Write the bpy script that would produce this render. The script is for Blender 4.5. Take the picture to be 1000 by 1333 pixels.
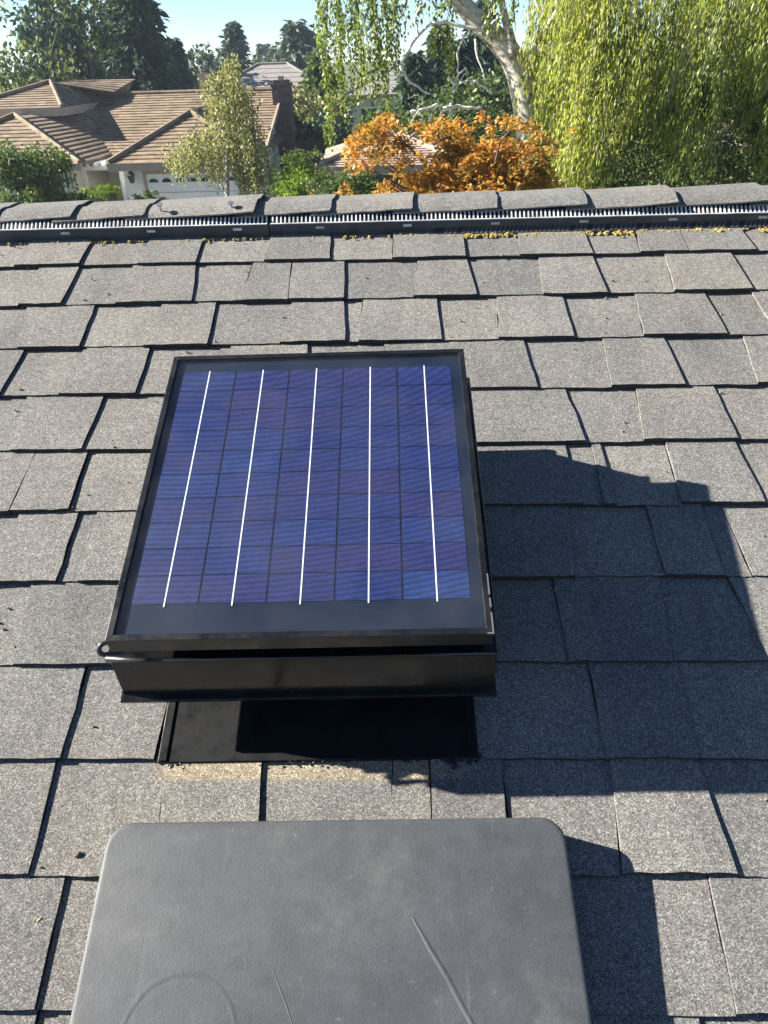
import bpy, bmesh, math, random
import numpy as np
from mathutils import Vector, Matrix
random.seed(7); rng = np.random.default_rng(7)
for _o in list(bpy.data.objects): bpy.data.objects.remove(_o)
sc = bpy.context.scene
COL = sc.collection
R_ = math.radians

# ------------------------------------------------------------------ camera, sky, sun, exposure
SLOPE = R_(21.5)                       # pitch of the shingle roof the camera looks at
F_PX = 980.0                           # focal length in pixels of the 1000 x 1333 photograph
PHI, YAW, ROLL, CAM_H = 0.91749484, -0.04627667, 0.04908894, 1.0160172
RW = np.array([[1, 0, 0], [0, math.cos(SLOPE), -math.sin(SLOPE)], [0, math.sin(SLOPE), math.cos(SLOPE)]])
_f = np.array([math.sin(YAW)*math.cos(PHI), math.cos(YAW)*math.cos(PHI), -math.sin(PHI)])
_r = np.array([math.cos(YAW), -math.sin(YAW), 0.0]); _d = np.cross(_f, _r)
_r2 = math.cos(ROLL)*_r + math.sin(ROLL)*_d; _d2 = -math.sin(ROLL)*_r + math.cos(ROLL)*_d
CR, CD, CF = RW@_r2, RW@_d2, RW@_f
CAM = RW@np.array([0, 0, CAM_H])
cd = bpy.data.cameras.new('camera'); cam = bpy.data.objects.new('camera', cd); COL.objects.link(cam)
cd.sensor_fit = 'HORIZONTAL'; cd.sensor_width = 36.0; cd.lens = 36.0*F_PX/1000.0
cd.clip_start = 0.02; cd.clip_end = 3000
m = Matrix.Identity(4)
for i in range(3):
    m[i][0] = CR[i]; m[i][1] = -CD[i]; m[i][2] = -CF[i]; m[i][3] = CAM[i]
cam.matrix_world = m
sc.camera = cam

SUN_ROOF = np.array([-.44, .12, .22])
TS = RW@SUN_ROOF; TS /= np.linalg.norm(TS)
SUN_EL = math.asin(TS[2]); SUN_AZ = math.atan2(TS[0], TS[1])
wd = bpy.data.worlds.new('World'); sc.world = wd; wd.use_nodes = True
wn = wd.node_tree.nodes; sky = wn.new('ShaderNodeTexSky'); sky.sky_type = 'NISHITA'; sky.sun_disc = False
sky.sun_elevation = SUN_EL; sky.sun_rotation = SUN_AZ; sky.air_density = 0.6; sky.dust_density = 0.0; sky.ozone_density = 3.0
wd.node_tree.links.new(sky.outputs[0], wn['Background'].inputs[0]); wn['Background'].inputs[1].default_value = 0.05
sl = bpy.data.lights.new('sun', 'SUN'); sl.energy = 5.0; sl.angle = R_(0.53); sl.color = (1.0, .94, .835)
so = bpy.data.objects.new('sun', sl); COL.objects.link(so)
so.rotation_euler = Vector(TS).to_track_quat('Z', 'Y').to_euler(); so.location = (-20, 0, 20)
vs = sc.view_settings; vs.view_transform = 'Standard'; vs.look = 'None'; vs.gamma = 1; vs.exposure = 1.95
sc.cycles.max_bounces = 8; sc.cycles.transparent_max_bounces = 12

GROUND = -4.5
def at(px, py, Y):
    d = CR*((px-500)/F_PX) + CD*((py-666.5)/F_PX) + CF
    return CAM + d*((Y-CAM[1])/d[1])
def V(*a): return np.array(a, float)

# ------------------------------------------------------------------ materials
def newmat(name):
    mt = bpy.data.materials.new(name); mt.use_nodes = True
    nt = mt.node_tree; return mt, nt, nt.nodes['Principled BSDF']
def node(nt, t, **kw):
    n = nt.nodes.new(t)
    for k, v in kw.items():
        if k.startswith('i_'):
            n.inputs[int(k[2:])].default_value = v
        else: setattr(n, k, v)
    return n
def ramp(nt, stops, src=None, interp='LINEAR'):
    r = nt.nodes.new('ShaderNodeValToRGB'); r.color_ramp.interpolation = interp
    el = r.color_ramp.elements
    while len(el) < len(stops): el.new(0.5)
    for e_, (p_, c_) in zip(el, stops):
        e_.position = p_; e_.color = (c_, c_, c_, 1) if not hasattr(c_, '__len__') else (*c_, 1)
    if src is not None: nt.links.new(src, r.inputs[0])
    return r
def mix(nt, fac, a, b, mode='MIX'):
    n = nt.nodes.new('ShaderNodeMix'); n.data_type = 'RGBA'; n.blend_type = mode
    for s, k in ((fac, 0), (a, 6), (b, 7)):
        if isinstance(s, bpy.types.NodeSocket): nt.links.new(s, n.inputs[k])
        elif k == 0: n.inputs[0].default_value = s
        else: n.inputs[k].default_value = (*s, 1) if len(s) == 3 else s
    return n.outputs[2]
def bump(nt, src, strength, dist, pb):
    b = nt.nodes.new('ShaderNodeBump'); b.inputs['Strength'].default_value = strength; b.inputs['Distance'].default_value = dist
    nt.links.new(src, b.inputs['Height']); nt.links.new(b.outputs[0], pb.inputs['Normal']); return b
def objco(nt): return nt.nodes.new('ShaderNodeTexCoord').outputs['Object']
def noise(nt, co, scale, detail=3, rough=.5):
    n = node(nt, 'ShaderNodeTexNoise'); n.inputs['Scale'].default_value = scale; n.inputs['Detail'].default_value = detail
    n.inputs['Roughness'].default_value = rough
    if co is not None: nt.links.new(co, n.inputs['Vector'])
    return n.outputs[0]

def mat_simple(name, col, rough=.6, metal=0, var=.15, scale=8, spec=.5, bmp=0, bscale=200):
    mt, nt, pb = newmat(name); co = objco(nt)
    n = noise(nt, co, scale, 4, .6)
    lo = [c*(1-var) for c in col]; hi = [min(1, c*(1+var)) for c in col]
    r = ramp(nt, [(.3, lo), (.7, hi)], n); nt.links.new(r.outputs[0], pb.inputs['Base Color'])
    pb.inputs['Roughness'].default_value = rough; pb.inputs['Metallic'].default_value = metal
    pb.inputs['Specular IOR Level'].default_value = spec
    if bmp: bump(nt, noise(nt, co, bscale, 3), bmp, .002, pb)
    return mt

def mat_shingle():
    mt, nt, pb = newmat('granule_shingle'); co = objco(nt)
    vo = node(nt, 'ShaderNodeTexVoronoi'); vo.inputs['Scale'].default_value = 760; nt.links.new(co, vo.inputs['Vector'])
    sep = nt.nodes.new('ShaderNodeSeparateColor'); nt.links.new(vo.outputs['Color'], sep.inputs[0])
    g = ramp(nt, [(0, .058), (.3, .108), (.62, .152), (.86, .205), (1, .33)], sep.outputs[0])
    tint = ramp(nt, [(0, (.99, 1.0, .985)), (.5, (1.02, 1.0, .965)), (1, (1.09, 1.0, .89))], sep.outputs[1])
    c = mix(nt, 1.0, g.outputs[0], tint.outputs[0], 'MULTIPLY')
    # clumps of granules and big weather patches
    n1 = noise(nt, co, 95, 3, .6); r1 = ramp(nt, [(.3, .86), (.7, 1.12)], n1); c = mix(nt, 1.0, c, r1.outputs[0], 'MULTIPLY')
    n2 = noise(nt, co, 7, 4, .6); r2 = ramp(nt, [(.28, (.84, .85, .86)), (.5, (.99, .99, .99)), (.72, (1.13, 1.12, 1.09))], n2); c = mix(nt, 1.0, c, r2.outputs[0], 'MULTIPLY')
    n4 = noise(nt, co, 2.3, 3, .55); r4 = ramp(nt, [(.35, (.985, 1.0, 1.01)), (.5, (1.0, 1.0, 1.0)), (.68, (1.03, 1.0, .96))], n4); c = mix(nt, 1.0, c, r4.outputs[0], 'MULTIPLY')
    mp = nt.nodes.new('ShaderNodeMapping'); mp.inputs['Scale'].default_value = (26, 2.2, 1); nt.links.new(co, mp.inputs[0])
    n5 = noise(nt, mp.outputs[0], 1.0, 3, .6); r5 = ramp(nt, [(.34, .92), (.5, 1.0), (.7, 1.04)], n5); c = mix(nt, 1.0, c, r5.outputs[0], 'MULTIPLY')   # rain streaks down the slope
    oi = nt.nodes.new('ShaderNodeObjectInfo')
    r3 = ramp(nt, [(0, (.85, .86, .88)), (.35, (.96, .97, .97)), (.7, (1.0, .99, .975)), (1, (1.11, 1.10, 1.07))], oi.outputs['Random']); c = mix(nt, 1.0, c, r3.outputs[0], 'MULTIPLY')
    # fresh tan granules bared along the foot of the flashing (a band with its own ragged edge)
    sx = nt.nodes.new('ShaderNodeSeparateXYZ'); nt.links.new(co, sx.inputs[0])
    def mth(op, a, b=None, cl=False):
        n = nt.nodes.new('ShaderNodeMath'); n.operation = op; n.use_clamp = cl
        for k, s in ((0, a), (1, b)):
            if s is None: continue
            if isinstance(s, bpy.types.NodeSocket): nt.links.new(s, n.inputs[k])
            else: n.inputs[k].default_value = s
        return n.outputs[0]
    jag = noise(nt, co, 60, 3, .7); j = mth('MULTIPLY', mth('SUBTRACT', jag, .5), .02)
    vj = mth('ADD', sx.outputs[1], j)
    b1 = mth('MULTIPLY', mth('SUBTRACT', vj, .322), 140, True)
    b2 = mth('MULTIPLY', mth('SUBTRACT', .385, vj), 60, True)
    b3 = mth('MULTIPLY', mth('ADD', sx.outputs[0], .352), 30, True); b4 = mth('MULTIPLY', mth('SUBTRACT', .095, sx.outputs[0]), 30, True)
    band = mth('MULTIPLY', mth('MULTIPLY', b1, b2), mth('MULTIPLY', b3, b4)); band = mth('MULTIPLY', band, .75)
    c = mix(nt, band, c, mix(nt, 1.0, c, (1.75, 1.5, 1.1), 'MULTIPLY'))
    nt.links.new(c, pb.inputs['Base Color']); pb.inputs['Roughness'].default_value = .92; pb.inputs['Specular IOR Level'].default_value = .25
    d = mix(nt, .5, vo.outputs['Distance'], n1)
    bump(nt, d, .45, .0013, pb)
    return mt

def mat_leaf(name, cols, trans=.45, rough=.5, tcol=1.25, gloss=.025):
    """cols: list of colours spread over the per-leaf random attribute"""
    mt = bpy.data.materials.new(name); mt.use_nodes = True; nt = mt.node_tree; nt.nodes.clear()
    out = nt.nodes.new('ShaderNodeOutputMaterial'); at_ = nt.nodes.new('ShaderNodeAttribute'); at_.attribute_name = 'rnd'
    k = len(cols); r = ramp(nt, [(i/(k-1), c) for i, c in enumerate(cols)], at_.outputs['Fac'])
    d = nt.nodes.new('ShaderNodeBsdfDiffuse'); t = nt.nodes.new('ShaderNodeBsdfTranslucent'); g = nt.nodes.new('ShaderNodeBsdfGlossy')
    nt.links.new(r.outputs[0], d.inputs[0]); g.inputs['Roughness'].default_value = rough
    tc = mix(nt, 1.0, r.outputs[0], (tcol, tcol, tcol*.55), 'MULTIPLY'); nt.links.new(tc, t.inputs[0])
    m1 = nt.nodes.new('ShaderNodeMixShader'); m1.inputs[0].default_value = trans
    nt.links.new(d.outputs[0], m1.inputs[1]); nt.links.new(t.outputs[0], m1.inputs[2])
    m2 = nt.nodes.new('ShaderNodeMixShader'); m2.inputs[0].default_value = gloss
    nt.links.new(m1.outputs[0], m2.inputs[1]); nt.links.new(g.outputs[0], m2.inputs[2]); nt.links.new(m2.outputs[0], out.inputs[0])
    return mt

def mat_bark(name, a, b, scale=9, stretch=(1, 1, 1)):
    mt, nt, pb = newmat(name); co = objco(nt)
    mp = nt.nodes.new('ShaderNodeMapping'); nt.links.new(co, mp.inputs[0]); mp.inputs['Scale'].default_value = stretch
    n = noise(nt, mp.outputs[0], scale, 5, .7); r = ramp(nt, [(.36, a), (.52, b), (.75, [min(1, x*1.2) for x in b])], n)
    nt.links.new(r.outputs[0], pb.inputs['Base Color']); pb.inputs['Roughness'].default_value = .85
    bump(nt, n, .5, .02, pb); return mt

def mat_tile(name, a, b, c_):
    mt, nt, pb = newmat(name); co = objco(nt)
    mp = nt.nodes.new('ShaderNodeMapping'); nt.links.new(co, mp.inputs[0]); mp.inputs['Scale'].default_value = (3.2, 3.2, 9)
    vo = node(nt, 'ShaderNodeTexVoronoi'); vo.inputs['Scale'].default_value = 1; nt.links.new(mp.outputs[0], vo.inputs['Vector'])
    sep = nt.nodes.new('ShaderNodeSeparateColor'); nt.links.new(vo.outputs['Color'], sep.inputs[0])
    r = ramp(nt, [(0, a), (.55, b), (1, c_)], sep.outputs[0]); n = noise(nt, co, .7, 4, .6); r2 = ramp(nt, [(.3, .8), (.7, 1.15)], n)
    nt.links.new(mix(nt, 1.0, r.outputs[0], r2.outputs[0], 'MULTIPLY'), pb.inputs['Base Color']); pb.inputs['Roughness'].default_value = .85
    return mt

def mat_brick(name):
    mt, nt, pb = newmat(name); co = objco(nt)
    n = noise(nt, co, 6, 4, .7); r = ramp(nt, [(.3, (.07, .045, .036)), (.55, (.13, .085, .068)), (.75, (.22, .17, .145))], n)
    nt.links.new(r.outputs[0], pb.inputs['Base Color']); pb.inputs['Roughness'].default_value = .9; return mt

def mat_cell():
    mt, nt, pb = newmat('silicon_cell'); co = objco(nt)
    oi = nt.nodes.new('ShaderNodeObjectInfo')
    base = ramp(nt, [(0, (.010, .021, .115)), (.35, (.012, .021, .108)), (.65, (.017, .018, .098)), (.9, (.012, .025, .120)), (1, (.010, .031, .138))], oi.outputs['Random'])
    vo = node(nt, 'ShaderNodeTexVoronoi'); vo.inputs['Scale'].default_value = 140; nt.links.new(co, vo.inputs['Vector'])
    sep = nt.nodes.new('ShaderNodeSeparateColor'); nt.links.new(vo.outputs['Color'], sep.inputs[0])
    gr = ramp(nt, [(0, .86), (1, 1.14)], sep.outputs[0]); c = mix(nt, 1.0, base.outputs[0], gr.outputs[0], 'MULTIPLY')
    # moire shimmer painted into the cell colour as bowed rings
    wv = node(nt, 'ShaderNodeTexWave', wave_type='RINGS', rings_direction='SPHERICAL'); mp = nt.nodes.new('ShaderNodeMapping')
    mp.inputs['Location'].default_value = (.10, -.35, 0); mp.inputs['Scale'].default_value = (.6, 1, 1)
    nt.links.new(co, mp.inputs[0]); nt.links.new(mp.outputs[0], wv.inputs['Vector']); wv.inputs['Scale'].default_value = 42
    wv.inputs['Distortion'].default_value = 1.5; wv.inputs['Detail Scale'].default_value = 6
    wr = ramp(nt, [(.25, .68), (.75, 1.26)], wv.outputs[0]); c = mix(nt, 1.0, c, wr.outputs[0], 'MULTIPLY')
    nt.links.new(c, pb.inputs['Base Color']); pb.inputs['Roughness'].default_value = .45
    return mt

def mat_glass():
    mt = bpy.data.materials.new('panel_glass'); mt.use_nodes = True; nt = mt.node_tree; nt.nodes.clear()
    out = nt.nodes.new('ShaderNodeOutputMaterial'); t = nt.nodes.new('ShaderNodeBsdfTransparent'); g = nt.nodes.new('ShaderNodeBsdfGlossy')
    t.inputs[0].default_value = (.93, .95, .95, 1); g.inputs['Roughness'].default_value = .06
    co = objco(nt); n = noise(nt, co, 9, 5, .65)
    fr = nt.nodes.new('ShaderNodeFresnel'); fr.inputs[0].default_value = 1.5
    d = nt.nodes.new('ShaderNodeBsdfDiffuse'); d.inputs[0].default_value = (.45, .43, .40, 1)
    dr = ramp(nt, [(.35, .003), (.8, .026)], n)                       # a film of dust
    ge = nt.nodes.new('ShaderNodeNewGeometry'); mm = nt.nodes.new('ShaderNodeMath'); mm.operation = 'SUBTRACT'; mm.use_clamp = True   # only the outer face mirrors the sky
    nt.links.new(fr.outputs[0], mm.inputs[0]); nt.links.new(ge.outputs['Backfacing'], mm.inputs[1])
    m1 = nt.nodes.new('ShaderNodeMixShader'); nt.links.new(mm.outputs[0], m1.inputs[0]); nt.links.new(t.outputs[0], m1.inputs[1]); nt.links.new(g.outputs[0], m1.inputs[2])
    m2 = nt.nodes.new('ShaderNodeMixShader'); nt.links.new(dr.outputs[0], m2.inputs[0]); nt.links.new(m1.outputs[0], m2.inputs[1]); nt.links.new(d.outputs[0], m2.inputs[2])
    nt.links.new(m2.outputs[0], out.inputs[0]); return mt

def mat_blackpaint(name, col=(.004, .004, .0045), rough=.22, dust=.005):
    mt, nt, pb = newmat(name); co = objco(nt)
    n = noise(nt, co, 30, 5, .7); r = ramp(nt, [(.4, col), (.8, [c+dust for c in col])], n)
    nt.links.new(r.outputs[0], pb.inputs['Base Color'])
    r2 = ramp(nt, [(.3, rough*.7), (.7, rough*1.5)], n); nt.links.new(r2.outputs[0], pb.inputs['Roughness'])
    pb.inputs['Specular IOR Level'].default_value = .5 if rough < .4 else .22
    return mt

def mat_case():
    mt, nt, pb = newmat('grained_plastic'); co = objco(nt)
    n = noise(nt, co, 7, 5, .65); r = ramp(nt, [(.25, (.034, .039, .044)), (.45, (.046, .051, .057)), (.58, (.052, .057, .062)), (.76, (.082, .083, .083))], n)
    n2 = noise(nt, co, 500, 2, .6); r2 = ramp(nt, [(.3, .86), (.7, 1.12)], n2)
    mp = nt.nodes.new('ShaderNodeMapping'); mp.inputs['Scale'].default_value = (60, 3, 1); mp.inputs['Rotation'].default_value = (0, 0, .5); nt.links.new(co, mp.inputs[0])
    n3 = noise(nt, mp.outputs[0], 1.5, 2, .5); r3 = ramp(nt, [(.66, 1.0), (.74, 1.3)], n3)
    c = mix(nt, 1.0, mix(nt, 1.0, r.outputs[0], r2.outputs[0], 'MULTIPLY'), r3.outputs[0], 'MULTIPLY')
    n6 = noise(nt, co, 38, 4, .7); r6 = ramp(nt, [(.32, .84), (.5, 1.0), (.7, 1.16)], n6); c = mix(nt, 1.0, c, r6.outputs[0], 'MULTIPLY')
    n7 = noise(nt, co, 150, 2, .5); r7 = ramp(nt, [(.70, 1.0), (.76, 1.5)], n7); c = mix(nt, 1.0, c, r7.outputs[0], 'MULTIPLY')
    nt.links.new(c, pb.inputs['Base Color']); pb.inputs['Roughness'].default_value = .6
    bump(nt, n2, .4, .0006, pb); return mt

M = dict(
    shingle=mat_shingle(), black=mat_blackpaint('black_gloss_paint'), frame=mat_blackpaint('black_anodised', (.005, .0055, .007), .30, .008),
    flash=mat_blackpaint('black_flashing', (.0035, .004, .005), .5, .003), ventplastic=mat_simple('vent_plastic', (.040, .048, .062), .5, 0, .35, 14),
    rib=mat_simple('vent_rib', (.50, .50, .50), .5, 0, .4, 25), cell=mat_cell(), glass=mat_glass(),
    back=mat_simple('panel_backsheet', (.004, .011, .030), .4, 0, .1, 10), bus=mat_simple('busbar_tin', (.78, .80, .80), .45, 0, .08, 30),
    case=mat_case(), casedark=mat_simple('dark_plastic', (.05, .05, .055), .5), steel=mat_simple('galvanised_steel', (.5, .5, .5), .35, .9, .1, 30),
    moss=mat_simple('moss', (.27, .21, .06), .95, 0, .5, 60), cable=mat_simple('black_cable', (.02, .02, .022), .4),
    stucco=mat_simple('cream_stucco', (.55, .50, .42), .9, 0, .06, 3), white=mat_simple('white_paint', (.78, .78, .76), .5, 0, .04, 3),
    tile=mat_tile('clay_shake_tile', (.15, .106, .066), (.21, .152, .097), (.265, .198, .13)), tile2=mat_tile('rosy_tile', (.24, .165, .125), (.36, .26, .20), (.46, .35, .28)),
    greyroof=mat_simple('grey_far_roof', (.22, .2, .19), .9, 0, .15, 2), fascia=mat_simple('fascia_paint', (.36, .29, .22), .7, 0, .08, 3),
    brick=mat_brick('chimney_brick'), pane=mat_simple('window_glass', (.02, .03, .035), .06, 0, .2, 1), woodbrown=mat_simple('brown_wood', (.12, .07, .045), .8, 0, .3, 5),
    ground=mat_simple('lawn_soil', (.07, .085, .03), .95, 0, .4, .3), road=mat_simple('asphalt', (.05, .05, .052), .9, 0, .15, 2), drive=mat_simple('concrete', (.32, .31, .29), .9, 0, .12, 1.5),
    birchbark=mat_bark('pale_bark', (.13, .11, .09), (.50, .47, .42), 7, (1, 1, 2)), deadwood=mat_bark('bleached_deadwood', (.42, .38, .33), (.74, .70, .64), 12),
    bark=mat_bark('brown_bark', (.045, .035, .028), (.12, .095, .075), 8, (1, 1, .4)),
    l_weep=mat_leaf('weeping_leaf', [(.07, .11, .03), (.21, .26, .055), (.35, .39, .095), (.48, .49, .15), (.42, .35, .17)], .58, .45),
    l_weepdark=mat_leaf('strand_leaf', [(.06, .10, .024), (.12, .17, .038), (.19, .24, .055), (.29, .32, .10)], .42, .4, 1.2, .03),
    l_maple=mat_leaf('maple_leaf', [(.13, .18, .05), (.22, .22, .06), (.40, .20, .055), (.60, .28, .06), (.64, .40, .09), (.52, .25, .14)], .45, .5, 1.2),
    l_birch=mat_leaf('grey_birch_leaf', [(.12, .13, .055), (.19, .20, .085), (.27, .27, .12), (.34, .33, .16)], .35, .5, 1.1),
    l_dark=mat_leaf('dark_evergreen_leaf', [(.025, .046, .036), (.042, .072, .052), (.062, .10, .062), (.085, .13, .065)], .2, .5, 1.0, .02),
    l_mid=mat_leaf('broadleaf', [(.035, .06, .022), (.065, .105, .034), (.105, .15, .045), (.155, .205, .062)], .35, .5, 1.1),
    l_pale=mat_leaf('pale_willow_leaf', [(.055, .085, .045), (.11, .15, .066), (.17, .215, .09), (.25, .29, .12)], .4, .5, 1.1),
    l_farhaze=mat_leaf('hazed_far_leaf', [(.05, .075, .066), (.075, .105, .085), (.10, .135, .10), (.13, .165, .115)], .2, .5, 1.0, .02),  # distance haze is mixed into this greyed leaf colour
    edge=mat_simple('asphalt_cut_edge', (.028, .026, .024), .9, 0, .3, 200), grit=mat_simple('grit', (.20, .16, .11), .9, 0, .7, 400),
    l_lime=mat_leaf('lime_shrub_leaf', [(.05, .10, .012), (.11, .19, .018), (.2, .29, .025), (.28, .33, .05)], .4, .5, 1.2),
    mesh=mat_simple('filter_mesh', (.16, .15, .14), .7), dry=mat_simple('dry_leaf', (.30, .21, .12), .9, 0, .4, 80), tar=mat_simple('roof_sealant', (.012, .012, .013), .35),
)

# ------------------------------------------------------------------ mesh helpers
class MB:
    def __init__(s): s.v = []; s.f = []; s.n = 0
    def add(s, v, f):
        v = np.asarray(v, float).reshape(-1, 3); s.v.append(v); s.f += [tuple(int(i)+s.n for i in q) for q in f]; s.n += len(v); return s
    def box(s, x0, x1, y0, y1, z0, z1):
        return s.add([(x0,y0,z0),(x1,y0,z0),(x1,y1,z0),(x0,y1,z0),(x0,y0,z1),(x1,y0,z1),(x1,y1,z1),(x0,y1,z1)],
                     [(3,2,1,0),(4,5,6,7),(0,1,5,4),(1,2,6,5),(2,3,7,6),(3,0,4,7)])
    def prism(s, bot, top):
        """bot, top: matching loops of 3-D points, counter-clockwise seen from the top side"""
        k = len(bot); return s.add(list(bot)+list(top), [tuple(range(k-1, -1, -1)), tuple(range(k, 2*k))]+[(i, (i+1) % k, k+(i+1) % k, k+i) for i in range(k)])
    def tube(s, path, rad, n=6, cap=True):
        path = np.asarray(path, float); k = len(path); rad = np.broadcast_to(np.asarray(rad, float), (k,))
        t = np.gradient(path, axis=0); t /= np.linalg.norm(t, axis=1)[:, None]+1e-12
        a = np.cross(t, [.31, .17, .93]); a /= np.linalg.norm(a, axis=1)[:, None]+1e-12; b = np.cross(t, a)
        an = np.arange(n)*2*math.pi/n
        vv = path[:, None]+rad[:, None, None]*(a[:, None]*np.cos(an)[None, :, None]+b[:, None]*np.sin(an)[None, :, None])
        f = [(i*n+j, i*n+(j+1) % n, (i+1)*n+(j+1) % n, (i+1)*n+j) for i in range(k-1) for j in range(n)]
        if cap: f += [tuple(range(n-1, -1, -1)), tuple((k-1)*n+j for j in range(n))]
        return s.add(vv.reshape(-1, 3), f)
    def build(s, name, mat, parent=None, off=(0, 0, 0), smooth=False, bevel=0, seg=2):
        me = bpy.data.meshes.new(name); v = np.concatenate(s.v)-np.asarray(off, float)
        me.from_pydata(v.tolist(), [], s.f); me.update()
        if bevel:
            bm = bmesh.new(); bm.from_mesh(me); bmesh.ops.bevel(bm, geom=[e for e in bm.edges if len(e.link_faces) == 2 and e.calc_face_angle(0) > .5], offset=bevel, segments=seg, affect='EDGES', profile=.5); bm.to_mesh(me); bm.free()
        return link(name, me, mat, parent, smooth)
def link(name, me, mat, parent=None, smooth=False):
    if smooth: me.polygons.foreach_set('use_smooth', [True]*len(me.polygons))
    o = bpy.data.objects.new(name, me); COL.objects.link(o)
    if mat is not None and not me.materials: me.materials.append(M[mat])
    if parent is not None: o.parent = parent
    return o
def empty(name, loc=(0, 0, 0), rot=(0, 0, 0)):
    o = bpy.data.objects.new(name, None); COL.objects.link(o); o.location = loc; o.rotation_euler = rot; o.empty_display_size = .1; return o
def tag(o, label=None, cat=None, group=None, kind=None):
    if label: o['label'] = label
    if cat: o['category'] = cat
    if group: o['group'] = group
    if kind: o['kind'] = kind
    return o
def unit(a): return a/(np.linalg.norm(a, axis=-1, keepdims=True)+1e-9)
def leaf_mesh(name, P, A, L, W, mat, parent, rnd=None, fold=.25, nrm=None):
    """one folded four-cornered leaf for every point P, along axis A"""
    n = len(P); A = unit(A); L = np.broadcast_to(np.asarray(L, float), (n,))[:, None]; W = np.broadcast_to(np.asarray(W, float), (n,))[:, None]
    q = rng.normal(size=(n, 3)) if nrm is None else nrm
    S = unit(np.cross(A, q)); N = np.cross(S, A)
    v = np.stack([P, P+A*L*.45+S*W*.5+N*W*fold, P+A*L, P+A*L*.45-S*W*.5+N*W*fold], 1).reshape(-1, 3)
    me = bpy.data.meshes.new(name); me.vertices.add(4*n); me.vertices.foreach_set('co', v.ravel())
    me.loops.add(4*n); me.loops.foreach_set('vertex_index', np.arange(4*n, dtype=np.int32))
    me.polygons.add(n); me.polygons.foreach_set('loop_start', np.arange(0, 4*n, 4, dtype=np.int32)); me.polygons.foreach_set('loop_total', np.full(n, 4, np.int32))
    me.update(); me.validate()
    if rnd is None: rnd = rng.random(n)
    a = me.attributes.new('rnd', 'FLOAT', 'FACE'); a.data.foreach_set('value', np.clip(rnd, 0, 1).astype(np.float32))
    return link(name, me, mat, parent)
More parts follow.
